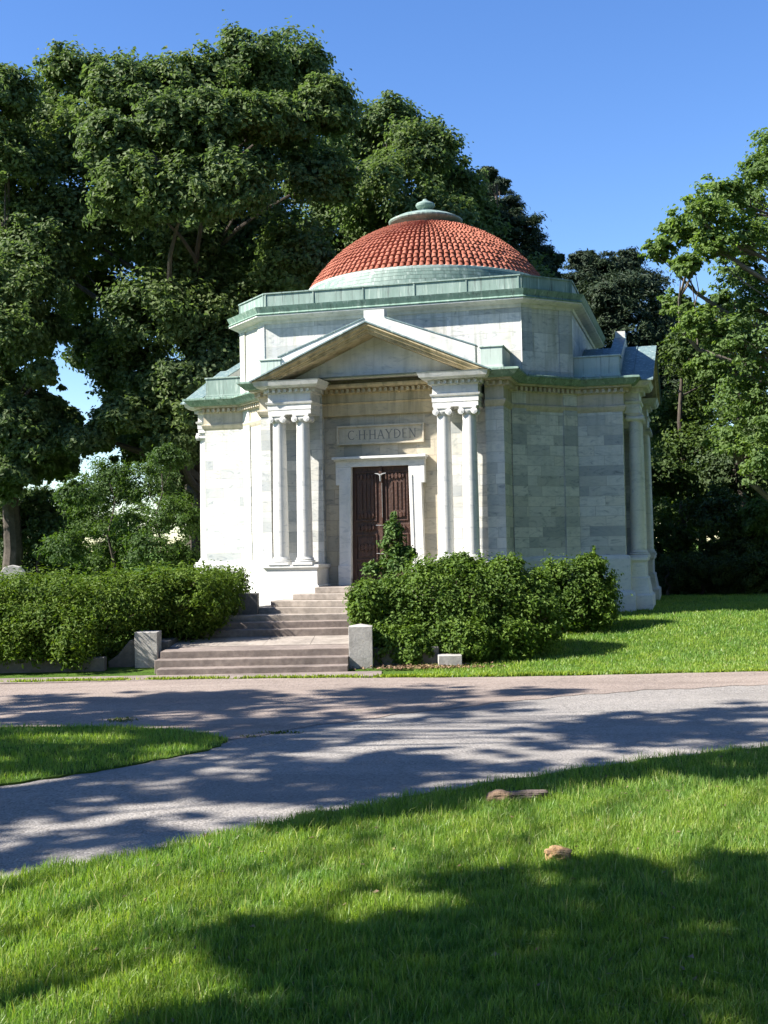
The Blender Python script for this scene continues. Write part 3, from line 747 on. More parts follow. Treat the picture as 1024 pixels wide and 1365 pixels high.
def portico(k, off):
    # pedestals under the column pairs
    for s in (-1, 1):
        c = s * 1.995 + off
        p = MB(); u0, u1 = c - .64, c + .64
        path = [(u0, 4.98), (u0, 5.90), (u1, 5.90), (u1, 4.98)]
        zl = 0.0
        sweep(p, path, [(-.02, zl), (.16, zl), (.16, 1.0), (.10, 1.04), (.045, 1.36), (.045, 1.42), (.0, 1.45), (.0, 1.80), (.03, 1.84), (.05, 1.86), (.05, 1.925), (-.1, 1.925)])
        p.face([(u0 + .05, -5.85, 1.923), (u1 - .05, -5.85, 1.923), (u1 - .05, -5.0, 1.923), (u0 + .05, -5.0, 1.923)])
        place(p.build('pedestal', M['smooth'], mau), k)
        # entablature block over the pair
        e = MB(); a0, a1 = c - .53, c + .53
        path = [(a0, 4.98), (a0, 5.84), (a1, 5.84), (a1, 4.98)]
        sweep(e, path, [(-.3, 5.474), (0, 5.474), (0, 5.58), (.012, 5.585), (.012, 5.70), (.04, 5.72), (.055, 5.765), (.012, 5.775), (.0, 5.785), (.0, 5.965), (.03, 5.985), (.03, 6.085), (.20, 6.095), (.235, 6.13), (.25, 6.135), (.285, 6.225), (.30, 6.25), (-.3, 6.25)])
        o = offset(path, False, .03)
        for i in range(3): dentils(e, o[i], o[i + 1], 5.995, 6.08, .075, .125, .065)
        e.face([(a0 + .02, -5.80, 5.478), (a1 - .02, -5.80, 5.478), (a1 - .02, -5.0, 5.478), (a0 + .02, -5.0, 5.478)])
        place(e.build('entablature', M['smooth'], mau), k)
    # beam between the blocks, dentilled, and the tympanum above it
    t = MB()
    path = [(-1.47 + off, 4.97), (1.47 + off, 4.97)]
    sweep(t, path, [(0, 5.46), (.10, 5.46), (.10, 5.72), (.14, 5.765), (.11, 5.78), (.11, 5.97), (.15, 5.985), (.15, 6.09), (.30, 6.10), (.34, 6.15), (.34, 6.19), (.1, 6.20)])
    dentils(t, (-1.47 + off, 5.12), (1.47 + off, 5.12), 5.995, 6.085, .09, .13, .068)
    place(t.build('bay_cornice', M['ochre'], mau), k)
    y = MB(); y.prism([(-2.62 + off, 6.12), (2.62 + off, 6.12), (2.62 + off, 6.25), (off, 7.35), (-2.62 + off, 6.25)], 1, -5.14, -4.95)
    place(y.build('tympanum', M['tymp_shade'], mau), k)
    # raking cornices
    for s in (-1, 1):
        r = MB(); us = np.linspace(0, 2.80, 15)
        prof = [(5.0, .02), (6.165, .02), (6.165, -.035), (6.10, -.075), (6.085, -.12), (6.03, -.135), (6.03, -.165), (6.0, -.17), (6.0, -.20), (5.34, -.20), (5.30, -.25), (5.18, -.255), (5.18, -.36), (5.0, -.36)]
        for i in range(len(us) - 1):
            for (v0, d0), (v1, d1) in zip(prof, prof[1:] + prof[:1]):
                def q(u, v, d):
                    return (s * u + off, -v, max(zr(u) + d, 6.235) if d < 0 else zr(u) + d)
                r.face([q(us[i], v0, d0), q(us[i + 1], v0, d0), q(us[i + 1], v1, d1), q(us[i], v1, d1)])
        r.face([(s * 2.80 + off, -v, max(zr(2.8) + d, 6.235) if d < 0 else zr(2.8) + d) for v, d in prof])
        n = 24
        for i in range(1, n):              # raking dentils
            u = 2.45 * i / n
            for (ua, ub) in ((u, u + .055),):
                P_ = [(s * ua + off, zr(ua) - .345), (s * (ub + .01) + off, zr(ub) - .345), (s * (ub + .01) + off, zr(ub) - .255), (s * ua + off, zr(ua) - .255)]
                if min(p[1] for p in P_) > 6.25: r.prism(P_, 1, -5.27, -5.17)
        place(r.build('raking_cornice', M['ochre'], mau), k)
    # copper flashing strip along the rakes and the roof slopes behind
    for s in (-1, 1):
        q = MB(); pts = [(0, .055), (2.86, .055), (2.86, .022), (0, .022)]
        q.prism([(s * u + off, zr(u) + d) for u, d in pts], 1, -6.20, -4.2)
        for vv in np.arange(4.35, 6.1, .45):
            q.prism([(s * u + off, zr(u) + d) for u, d in [(0, .085), (2.84, .085), (2.84, .05), (0, .05)]], 1, -vv - .012, -vv + .012)
        place(q.build('gable_roof', M['roof'], mau), k)
    # stepped stone parapet behind the gable, with its ridge block
    f = MB()
    f.prism([(-2.40 + off, 6.30), (2.40 + off, 6.30), (2.40 + off, 6.90), (.25 + off, 7.70), (.25 + off, 7.90), (-.25 + off, 7.90), (-.25 + off, 7.70), (-2.40 + off, 6.90)], 1, -5.40, -5.14)
    place(f.build('gable_parapet', M['smooth'], mau), k)
    for s in (-1, 1):
        fl = MB(); fl.prism([(s * 2.42 + off, 6.90), (s * .25 + off, 7.703), (s * .25 + off, 7.73), (s * 2.42 + off, 6.93)], 1, -5.42, -5.12)
        place(fl.build('parapet_flashing', M['roof'], mau), k)
    for s in (-1, 1):
        b = MB(); u0, u1 = sorted((s * 2.43 + off * 0, s * 2.95))
        ibox(b, u0, u1, 4.28, 5.42, 6.36, 6.84); ibox(b, u0 - .025, u1 + .025, 4.28, 5.445, 6.842, 6.885)
        ibox(b, u0 - .02, u1 + .02, 4.28, 5.44, 6.33, 6.42)
        place(b.build('copper_box', M['pale'] if k != 1 else M['green'], mau, bevel=.01), k)
portico(0, OFS); portico(1, 0); portico(3, 0)
# gabled roof towards the back
bk = MB(); bk.prism([(-2.8, 6.3), (2.8, 6.3), (0, 7.45)], 1, 4.2, 6.0); bk.build('gable_roof', M['roof'], mau)

# -------------------------------- the door bay
oc = OFS
dw = MB(); ibox(dw, -1.415 + oc, 1.415 + oc, 4.9, 4.975, 1.4, 6.15)
# wall panel of the bay in warm blocks, cut round the door
dw = MB()
for u0, u1, z0, z1 in ((-1.41, -.72, 1.4, 5.5), (.72, 1.41, 1.4, 5.5), (-.72, .72, 4.2, 5.5)):
    ibox(dw, u0 + oc, u1 + oc, 4.93, 4.985, z0, z1)
dw.build('bay_wall', M['bay'], mau)
fr = MB()
VF = 5.15
for s in (-1, 1):
    # jambs lean inwards a little, like the battered doorway
    fr.prism([(oc + s * .745, 1.56), (oc + s * 1.04, 1.56), (oc + s * 1.01, 3.86), (oc + s * .70, 4.22)][::s], 1, -VF, -4.97)
    fr.prism([(oc + s * .70, 4.22), (oc + s * 1.01, 3.86), (oc + s * 1.01, 4.22)][::s], 1, -VF, -4.97)
    fr.prism([(oc + s * .745, 1.56), (oc + s * .715, 4.0), (oc + s * .79, 4.0), (oc + s * .82, 1.56)], 1, -VF - .02, -VF + .01)
    ibox(fr, *sorted((oc + s * .76, oc + s * 1.06)), 4.97, VF + .03, 1.40, 1.88)   # block at the foot
    fr.box(*sorted((oc + s * 1.005, oc + s * 1.09)), -VF - .004, -4.97, 3.80, 4.22)   # ears
ibox(fr, oc - 1.09, oc + 1.09, 4.97, VF + .002, 4.222, 4.36)
ibox(fr, oc - 1.12, oc + 1.12, 4.97, VF + .05, 4.36, 4.40)
ibox(fr, oc - 1.15, oc + 1.15, 4.97, VF + .12, 4.40, 4.46)
fr.build('door_frame', M['smooth'], mau, bevel=.006)
door = MB()
ibox(door, oc - .75, oc + .75, 4.90, 4.99, 1.40, 4.23)
dob = door.build('door', M['door'], mau)
for s in (-1, 1):
    L_ = MB(); a0, a1 = sorted((oc + s * .02, oc + s * .74))
    ibox(L_, a0, a1, 4.99, 5.03, 1.42, 4.22)
    def panel(z0, z1, i0=.09):
        L_.box(a0 + i0, a1 - i0, -5.06, -5.02, z0, z0 + .03); L_.box(a0 + i0, a1 - i0, -5.06, -5.02, z1 - .03, z1)
        L_.box(a0 + i0, a0 + i0 + .03, -5.058, -5.02, z0, z1); L_.box(a1 - i0 - .03, a1 - i0, -5.058, -5.02, z0, z1)
        L_.box(a0 + i0 + .07, a1 - i0 - .07, -5.05, -5.02, z0 + .08, z1 - .08)
    panel(1.52, 1.92); panel(2.0, 2.62); panel(2.92, 4.10)
    mid = (a0 + a1) / 2                    # carved swags at mid height and at the head
    for z, rr_ in ((2.76, .09), (3.98, .07), (3.06, .08), (2.3, .10)):
        for du, q in ((-.17, .6), (-.09, .85), (0, 1), (.09, .85), (.17, .6)):
            ring = [(mid + du + rr_ * .55 * q * cos(2 * pi * i / 10), z + rr_ * q * sin(2 * pi * i / 10)) for i in range(10)]
            L_.prism(ring, 1, -5.085, -5.03)
    for du in (-.1, 0, .1): L_.box(mid + du - .018, mid + du + .018, -5.07, -5.04, 3.2, 3.85)
    L_.build('door_leaf', M['door'], dob, bevel=.004)
ast = MB(); ibox(ast, oc - .035, oc + .035, 5.03, 5.10, 1.42, 4.22); ast.build('door_post', M['door'], dob)
hg = MB()
ou = oc + .01
hg.tube([(ou, -5.13, 3.86), (ou, -5.14, 3.95), (ou, -5.14, 4.02)], [.018, .022, .025])
for s in (-1, 1): hg.tube([(ou, -5.14, 4.0), (ou + s * .06, -5.14, 4.035), (ou + s * .14, -5.14, 4.05)], [.022, .016, .008])
hg.tube([(ou + .03, -5.12, 3.0), (ou + .03, -5.12, 3.82)], [.005, .004])
for z in (2.15, 2.82):
    hb = MB(); hb.tube([(ou - .13, -5.12, z), (ou + .05, -5.12, z - .005)], [.007, .007]); hb.build('door_bar', M['metal'], dob)
hg.build('door_handle', M['metal'], dob)

# name plaque with its lettering
pq = MB()
ibox(pq, oc - 1.07, oc + 1.07, 4.97, 5.02, 4.76, 5.22)
for b4 in ((-1.07, 1.07, 4.76, 4.80), (-1.07, 1.07, 5.18, 5.22), (-1.07, -1.03, 4.80, 5.18), (1.03, 1.07, 4.80, 5.18)):
    ibox(pq, oc + b4[0], oc + b4[1], 5.018, 5.065, b4[2], b4[3])
plo = pq.build('name_plaque', M['warm'], mau, bevel=.004)
lt = MB(); VL = 5.024
def bar(x0, z0, x1, z1, t):
    d = np.array([x1 - x0, z1 - z0]); d = d / np.linalg.norm(d); nn = np.array([-d[1], d[0]]) * t / 2
    P_ = [(x0 - nn[0], z0 - nn[1]), (x1 - nn[0], z1 - nn[1]), (x1 + nn[0], z1 + nn[1]), (x0 + nn[0], z0 + nn[1])]
    lt.prism(P_, 1, -VL, -5.015)
def serif(x, z): bar(x - .028, z, x + .028, z, .010)
def arc(cx_, cz_, rx, rz, a0, a1, tmin, tmax, n=14):
    for i in range(n):
        t0 = a0 + (a1 - a0) * i / n; t1 = a0 + (a1 - a0) * (i + 1) / n; tm = (t0 + t1) / 2
        bar(cx_ + rx * cos(t0), cz_ + rz * sin(t0), cx_ + rx * cos(t1), cz_ + rz * sin(t1), tmin + (tmax - tmin) * abs(cos(tm)))
ZB, ZT = 4.885, 5.095; HH = ZT - ZB; ZM = (ZB + ZT) / 2; TK, TN = .024, .012
def letter(ch, x):
    if ch == 'C': arc(x + .09, ZM, .085, HH / 2, radians(45), radians(315), TN, TK); return .18
    if ch == 'H':
        for a in (0.03, .15):
            bar(x + a, ZB, x + a, ZT, TK); serif(x + a, ZB); serif(x + a, ZT)
        bar(x + .03, ZM, x + .15, ZM, TN); return .18
    if ch == 'A': bar(x + .09, ZT, x + .02, ZB, TN); bar(x + .09, ZT, x + .16, ZB, TK); bar(x + .05, ZB + .07, x + .13, ZB + .07, TN); serif(x + .02, ZB); serif(x + .16, ZB); return .18
    if ch == 'Y': bar(x + .02, ZT, x + .09, ZM, TK); bar(x + .16, ZT, x + .09, ZM, TN); bar(x + .09, ZM, x + .09, ZB, TK); serif(x + .09, ZB); serif(x + .02, ZT); serif(x + .16, ZT); return .18
    if ch == 'D': bar(x + .03, ZB, x + .03, ZT, TK); arc(x + .03, ZM, .13, HH / 2, radians(-90), radians(90), TN, TK); return .18
    if ch == 'E':
        bar(x + .03, ZB, x + .03, ZT, TK)
        for z, l in ((ZB + .005, .11), (ZM, .09), (ZT - .005, .11)): bar(x + .02, z, x + .02 + l, z, TN)
        return .15
    if ch == 'N': bar(x + .03, ZB, x + .03, ZT, TN); bar(x + .15, ZB, x + .15, ZT, TN); bar(x + .03, ZT, x + .15, ZB, TK); serif(x + .03, ZB); serif(x + .15, ZT); serif(x + .02, ZT); return .18
    if ch == '.': bar(x + .0, ZM, x + .02, ZM, .02); return .035
    return .06
x = oc - .80
for ch in 'C.H.HAYDEN': x += letter(ch, x) + .022
lt.build('lettering', M['letter'], plo, merge=False)

# threshold platform and the flight of steps that wraps round it
st = empty('entrance_steps', (CX, CY, 0), -TH)
tag(st, 'broad weathered stone steps wrapping round the platform in front of the brown door', 'steps')
for i, (hw, vv, z) in enumerate(((1.32, 6.22, 1.40), (1.72, 6.62, 1.265), (2.12, 7.0, 1.13), (2.5, 7.38, .995))):
    s_ = MB(); z0 = z - .135 if i < 3 else .3
    ibox(s_, -hw + oc, hw + oc, (4.98 if i == 0 else 6.07), vv, z0, z)
    s_.build('step', M['step'], st, bevel=.012)
fd = MB(); ibox(fd, -1.3 + oc, 1.3 + oc, 5.0, 6.2, .3, 1.26); fd.build('platform', M['step'], st)
# lower and middle flights lie square to the road
lf = empty('garden_steps', (-2.5, 23, 0)); tag(lf, 'low brown stone steps with a sloping landing between two granite posts', 'steps')
def wstep(x0, x1, y0, y1, z0, z1, m, name='step', par=None):
    b = MB(); b.box(x0 + 2.5, x1 + 2.5, y0 - 23, y1 - 23, z0, z1); return b.build(name, m, par or lf, bevel=.012)
wstep(-4.25, -.72, 22.62, 22.99, -.1, .13, M['stepdark'])
wstep(-4.35, -.72, 22.97, 23.35, -.1, .262, M['stepdark'])
wstep(-4.30, -.72, 23.33, 24.3, -.1, .395, M['stepdark'])
ld = MB()
for i in range(4):
    x0, x1 = -4.3 + i * .93 + 2.5, -4.3 + (i + 1) * .93 - .008 + 2.5
    for j in range(2):
        y0 = 1.303 + j * .85; y1 = y0 + .843; z = [.40, .425, .45]
        ld.face([(x0, y0, z[j]), (x1, y0, z[j]), (x1, y1, z[j + 1]), (x0, y1, z[j + 1])])
ld.box(-1.8, 1.92, 1.30, 3.0, -.1, .396); ld.build('landing', M['step'], lf)
wstep(-3.95, -.6, 26.0, 26.4, 0, .60, M['stepdark']); wstep(-3.95, -.6, 26.38, 26.75, 0, .735, M['stepdark']); wstep(-3.95, -.6, 26.73, 28.3, 0, .865, M['step'])

def post(x, y, z0, w_, h, label, m, cap=True, d=None):
    d = d or w_; b = MB(); b.box(-w_ / 2, w_ / 2, -d / 2, d / 2, 0, h)
    if cap:
        i = len(b.v); t = .05
        b.face([(-w_ / 2, -d / 2, h), (w_ / 2, -d / 2, h), (0, 0, h + t)]); b.face([(w_ / 2, -d / 2, h), (w_ / 2, d / 2, h), (0, 0, h + t)])
        b.face([(w_ / 2, d / 2, h), (-w_ / 2, d / 2, h), (0, 0, h + t)]); b.face([(-w_ / 2, d / 2, h), (-w_ / 2, -d / 2, h), (0, 0, h + t)])
    o = b.build('granite_post', m, None, bevel=.008); o.location = (x, y, z0)
    return tag(o, label, 'post', 'stone posts beside the garden steps')
post(-.49, 23.38, -.02, .45, .82, 'pale square granite post with a low pyramid top, at the right foot of the steps', M['granite'])
pl_ = post(-4.66, 24.0, -.02, .44, .76, 'flat topped granite post at the left foot of the steps, striped by hedge shadow', M['granite'], False, .46)
post(1.19, 23.25, -.02, .44, .26, 'short granite stub under the front edge of the right-hand bush', M['granite'], False)
post(-3.05, 27.3, .55, .42, .78, 'dark stone post at the head of the middle flight, against the left hedge', M['kerb'], False)
# ramped cheek wall and low retaining kerbs
ck = MB(); ck.prism([(0, 0), (.55, 0), (.55, .62), (.42, .60), (.18, .32), (0, .20)], 1, -.16, .16)
o = ck.build('cheek_stone', M['kerb'], None, bevel=.01); o.location = (-5.42, 24.05, -.02); tag(o, 'sloping grey stone leaning up to the left granite post', 'stone')
kb = MB(); kb.box(-14, -5.4, 23.45, 23.7, -.1, .30); tag(kb.build('retaining_wall', M['kerb'], bevel=.02), 'low dark stone kerb wall under the left hedge', 'wall')
kb = MB(); kb.box(-.26, 1.0, 23.45, 23.7, -.1, .38); tag(kb.build('retaining_wall', M['kerb'], bevel=.02), 'short low stone wall between the right post and the stub under the bush', 'wall')
kb = MB(); kb.box(-4.62, -4.32, 24.26, 26.9, -.1, .52); tag(kb.build('retaining_wall', M['kerb'], bevel=.02), 'low stone side wall bounding the left edge of the landing', 'wall')
tb = MB(); tb.prism([(-.3, 0), (.3, 0), (.3, 1.2), (.2, 1.32), (0, 1.37), (-.2, 1.32), (-.3, 1.2)], 1, -.1, .1)
o = tb.build('headstone', M['granite'], None, bevel=.02); o.location = (-9.72, 32.0, .65); tag(o, 'pale upright headstone behind the left hedge at the foot of the leftmost trunk', 'headstone')

# ------------------------------------------------------------------ foliage
def leaf_quads(P, Nrm, L, W, rng, droop=0.0):
    n = len(P); r = rng.normal(size=(n, 3)); a = np.cross(Nrm, r); a /= np.linalg.norm(a, axis=1)[:, None] + 1e-9
    a[:, 2] -= droop; a /= np.linalg.norm(a, axis=1)[:, None] + 1e-9
    b = np.cross(Nrm, a); b /= np.linalg.norm(b, axis=1)[:, None] + 1e-9
    l = L * rng.uniform(.6, 1.25, (n, 1)); w = W * rng.uniform(.7, 1.2, (n, 1)); fo = Nrm * (w * .25)
    V = np.stack([P - a * l / 2, P + b * w / 2 + fo, P + a * l / 2, P - b * w / 2 + fo], 1).reshape(-1, 3)
    return V, np.arange(4 * n).reshape(n, 4)
def crown_points(clumps, nsub, nleaf, rng, subr=.34, flat=.62, low=-.55, shell=.5, rag=.05, nr=.42):
    """clumps: (x,y,z,rx,ry,rz). Leaves gather in small sprays spread over and through every clump."""
    Ps = []; Ns = []; subs = []
    for c in clumps:
        c0 = np.array(c[:3]); r3 = np.array(c[3:6]); ns = max(4, int(nsub * (c[6] if len(c) > 6 else 1)))
        d = rng.normal(size=(ns, 3)); d /= np.linalg.norm(d, axis=1)[:, None]
        d[:, 2] = np.where(d[:, 2] < low, -d[:, 2] * .5, d[:, 2])
        f = rng.uniform(shell, 1.0, (ns, 1)) + np.abs(rng.normal(0, rag, (ns, 1))); s = c0 + d * r3 * f
        sr = subr * r3.mean() * rng.uniform(.6, 1.3, (ns, 1))
        subs.append((c0, s))
        q = rng.normal(size=(ns, nleaf, 3)) * np.array([1, 1, flat]) * .62
        p = s[:, None, :] + q * sr[:, None, :]
        nn = (d[:, None, :] * .5 + q * .35 + np.array([0, 0, .55]) + rng.normal(size=q.shape) * nr)
        Ps.append(p.reshape(-1, 3)); Ns.append(nn.reshape(-1, 3))
    P = np.concatenate(Ps); Nn = np.concatenate(Ns); Nn /= np.linalg.norm(Nn, axis=1)[:, None] + 1e-9
    return P, Nn, subs
def limb_pts(a, b, rng, wob=.08, n=6, sag=.0):
    a = np.array(a, float); b = np.array(b, float); L = np.linalg.norm(b - a); out = []
    mid = rng.normal(size=3) * wob * L
    for i in range(n):
        t = i / (n - 1); p = a + (b - a) * t; p = p + mid * sin(pi * t) + np.array([0, 0, sag * L * sin(pi * t)])
        out.append(p)
    return out
def tree(name, label, base, top, r0_, clumps, leaf, m, barkm, nsub=26, nleaf=34, seed=1, group=None, cat='tree', L=.2, W=.11,
         subr=.25, flat=.8, low=-.8, shell=.4, rag=.20, lean=(0, 0), split=.35, twigs=2, limbr=.35, limb_every=1, fork=None):
    rng = np.random.default_rng(seed)
    root = empty(name, base); b = np.array(base, float)
    tag(root, label, cat, group)
    P, Nn, subs = crown_points(clumps, nsub, nleaf, rng, subr, flat, low, shell, rag)
    V, Q = leaf_quads(P - b, Nn, L * LS, W * LS, rng, .15)
    t = MB(); H = top - b[2]
    trunk = [np.array([lean[0] * (k / 7) ** 1.3 + .10 * sin(k * 1.7 + seed), lean[1] * (k / 7) + .10 * cos(k * 1.3 + seed), H * k / 7]) for k in range(8)]
    trunk[0][:2] = 0
    rad = [r0_ * (1.35 if k == 0 else 1 - .82 * k / 7) for k in range(8)]
    trunk.insert(1, np.array([trunk[1][0] * .1, trunk[1][1] * .1, H * .03])); rad.insert(1, r0_ * 1.02)
    t.tube(trunk, rad, 10)
    for i, (c0, s) in enumerate(subs):
        if i % limb_every: continue
        c = c0 - b
        zt = np.clip(c[2] - np.linalg.norm(c[:2]) * .55, H * split * .8, H * .9); k = zt / H * 7; k0 = int(k) if k < 7 else 6
        trk = trunk[:1] + trunk[2:]
        a = trk[k0] + (trk[k0 + 1] - trk[k0]) * (k - k0)
        rr_ = r0_ * limbr * (1 - .6 * zt / H) * rng.uniform(.7, 1.1)
        lp = limb_pts(a, c, rng, .10, 7, -.03); t.tube(lp, list(np.linspace(rr_, rr_ * .3, 7)), 6)
        for j in rng.permutation(len(s))[:twigs]:
            st_ = lp[int(rng.integers(3, 7))]; t.tube(limb_pts(st_, s[j] - b, rng, .08, 4), [rr_ * .3, rr_ * .22, rr_ * .14, rr_ * .06], 4)
    t.build('trunk', barkm, root, smooth=False, merge=False)
    mesh_np('crown', V, Q, m, root)
    return root
LS = 1.0
def px(Y, lst, dy=0.9, zs=.85):
    """crown clumps laid out at distance Y (each with its own depth)"""
    out = []
    for t in lst:
        x, y, r = t[:3]; d = t[3] if len(t) > 3 else 0
        p = at(x, y, Y + d); k = r * (Y + d) / F
        out.append((p[0], p[1], p[2], k, k * dy, k * zs))
    return out

rT = np.random.default_rng(77)
def jd(lst, amp):
    return [(x, y, r, rT.uniform(-amp, amp)) for x, y, r in lst]
# big oak behind the building's left side
b1 = at(270, 775, 42)
X1 = [(150, 190, 42, -4.5), (215, 165, 44, -4.5), (275, 165, 44, -4.5), (330, 160, 40, -4.5), (180, 260, 50, -5), (250, 260, 50, -5), (315, 250, 48, -5), (375, 165, 36, -3)]
T1 = jd([(100, 112, 50), (62, 185, 55), (165, 125, 45), (215, 128, 48), (270, 118, 50), (335, 92, 50), (395, 105, 52), (432, 145, 38), (120, 205, 65), (205, 225, 72), (290, 205, 70), (375, 205, 62), (425, 240, 45),
         (95, 300, 65), (180, 320, 75), (265, 325, 78), (345, 315, 68), (400, 345, 48), (130, 400, 60), (205, 425, 64), (285, 420, 55), (345, 395, 50), (175, 495, 48), (240, 515, 46), (300, 490, 44), (130, 465, 36), (235, 590, 34), (250, 340, 60), (165, 555, 30), (195, 590, 34), (250, 560, 40), (130, 585, 20), (300, 350, 60), (60, 340, 45), (255, 640, 30)], 3.2)
def T(*a, **k): return tree(*a, **k)
T('oak_tree', 'huge spreading oak whose crown fills the sky left of the dome', (b1[0], b1[1], .7), 15.5, .42, px(42, T1 + X1), 0, M['leafA'], M['bark'], nsub=110, nleaf=66, seed=11, L=.20, W=.13, split=.3, limbr=.5)
b2 = at(14, 775, 40)
T2 = jd([(0, 130, 42), (-30, 200, 60), (10, 215, 50), (28, 285, 45), (-10, 330, 60), (22, 385, 48), (45, 440, 42), (-5, 450, 55), (15, 530, 40), (35, 590, 36), (-20, 600, 50), (15, 560, 36), (62, 540, 20), (55, 500, 18), (60, 580, 30), (75, 600, 22), (90, 560, 16), (50, 620, 24), (85, 625, 16), (45, 350, 45), (-10, 640, 34), (20, 630, 22), (35, 600, 26), (100, 590, 20)], 2)
T('oak_tree', 'dark oak at the left edge with a bare leaning trunk', (b2[0], b2[1], .7), 13.2, .34, px(40, T2), 0, M['leafA'], M['bark'], nsub=110, nleaf=60, seed=12, L=.19, W=.12, split=.45, limbr=.4)
b3 = at(560, 775, 50)
T3 = jd([(520, 165, 38), (475, 205, 48), (560, 205, 50), (600, 255, 42), (510, 265, 60), (585, 300, 52), (450, 295, 52), (530, 335, 55), (430, 350, 45), (622, 300, 38), (480, 370, 45), (640, 350, 45), (700, 400, 50), (560, 400, 50)], 2.5)
T('oak_tree', 'tall rounded oak standing right behind the dome', (b3[0], b3[1], .7), 16.5, .40, px(50, T3), 0, M['leafA'], M['bark'], nsub=105, nleaf=62, seed=13, L=.22, W=.14, limbr=.45)
b4 = at(672, 775, 54)
T4 = jd([(650, 232, 9), (662, 250, 13), (640, 262, 14), (672, 280, 22), (655, 300, 26), (690, 305, 25), (665, 335, 38), (705, 335, 26), (715, 355, 24), (680, 375, 38), (728, 348, 14), (735, 375, 15), (745, 345, 6), (640, 360, 40)], 1.4)
T('pine_tree', 'blackish pine with thin bare top twigs, rising to the right of the dome', (b4[0], b4[1], .7), 18.3, .32, px(54, T4), 0, M['leafC'], M['bark'], nsub=70, nleaf=80, seed=14, L=.24, W=.06, subr=.32, flat=.5, split=.5, twigs=5, limbr=.3)
b5 = at(812, 775, 46)
T5 = jd([(778, 350, 18), (800, 362, 24), (832, 355, 22), (775, 385, 26), (815, 395, 38), (855, 385, 30), (790, 430, 36), (838, 440, 44), (878, 425, 30), (900, 450, 28), (870, 480, 40), (905, 510, 34), (890, 560, 36), (820, 500, 40)], 1.5)
T('pine_tree', 'dark broad pine rising behind the right arm of the building', (b5[0], b5[1], .7), 12.3, .30, px(46, T5), 0, M['leafC'], M['bark'], nsub=85, nleaf=80, seed=15, L=.20, W=.055, subr=.28, flat=.55, split=.4, twigs=4, limbr=.3)
# maple reaching in from the right: open crown, visible boughs
b6 = at(1150, 790, 30)
T6 = jd([(1015, 225, 26), (1035, 200, 30), (1000, 265, 30), (962, 262, 26), (935, 285, 26), (905, 312, 22), (880, 335, 16), (985, 310, 30), (948, 330, 26), (1020, 310, 34), (918, 352, 16), (985, 362, 26), (1010, 400, 34), (960, 405, 18), (905, 408, 16), (930, 430, 22), (975, 450, 32), (1020, 470, 38), (950, 490, 22), (1000, 530, 38), (1040, 560, 40), (975, 585, 26), (1020, 620, 30), (1060, 300, 50), (1080, 400, 55), (1090, 500, 55), (1120, 250, 60), (1110, 620, 50)], 1.5)
T('maple_tree', 'light green open maple reaching in from the right edge with bare grey boughs', (b6[0], b6[1], .7), 11.0, .30, px(30, T6), 0, M['leafR'], M['barkl'], nsub=55, nleaf=30, seed=16, L=.12, W=.08, subr=.30, flat=.55, rag=.42, split=.25, twigs=7, limbr=.42, shell=.25)
# wood behind, on the right
def wood(name, label, bx, Y, lst, m, seed, h, **k):
    b = at(bx, 790, Y); k2 = dict(nsub=65, nleaf=48, L=.16, W=.10, split=.3); k2.update(k)
    return T(name, label, (b[0], b[1], .7), h, k2.pop('r0', .2), px(Y, jd(lst, 1.5)), 0, m, M['bark'], seed=seed, **k2)
G = 'trees of the wood behind the lawn'
wood('maple_tree', 'mid green maple just right of the building gable', 915, 41, [(925, 470, 42), (955, 520, 45), (905, 560, 40), (935, 600, 46), (890, 640, 40), (925, 680, 44), (880, 720, 40), (970, 640, 40), (900, 760, 34), (985, 480, 38)], M['leafM'], 21, 8.5, group=G)
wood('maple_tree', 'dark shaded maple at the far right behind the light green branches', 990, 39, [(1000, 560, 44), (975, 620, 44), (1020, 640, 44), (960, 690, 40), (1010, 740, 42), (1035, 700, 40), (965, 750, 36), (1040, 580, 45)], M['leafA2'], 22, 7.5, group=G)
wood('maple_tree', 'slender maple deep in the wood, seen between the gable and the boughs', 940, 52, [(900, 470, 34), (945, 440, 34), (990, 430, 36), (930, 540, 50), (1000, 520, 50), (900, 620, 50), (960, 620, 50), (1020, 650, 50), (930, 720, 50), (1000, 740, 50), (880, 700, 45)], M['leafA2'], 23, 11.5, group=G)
wood('sapling', 'yellow green sunlit sapling low at the right edge of the wood', 1000, 37.5, [(995, 700, 26), (1015, 725, 24), (980, 735, 20), (1015, 690, 22)], M['leafR'], 24, 3.2, group=G, r0=.06, nsub=50, cat='sapling')
for i, (x, y, r, lab) in enumerate(((890, 775, 28, 'dark undergrowth shrub right beside the building corner'), (935, 772, 30, 'dark undergrowth shrub under the mid green maple'), (985, 775, 30, 'dark undergrowth shrub below the yellow green sapling'), (1030, 770, 34, 'dark undergrowth shrub at the right edge of the lawn'))):
    wood('undergrowth_shrub', lab, x, 36.5, [(x, y, r), (x - 18, y - 14, r * .8), (x + 18, y - 8, r * .8)], M['leafA2'], 30 + i, 1.6, r0=.05, group='dark shrubs along the back of the lawn', cat='shrub', L=.10, W=.06, nsub=60, low=-1)
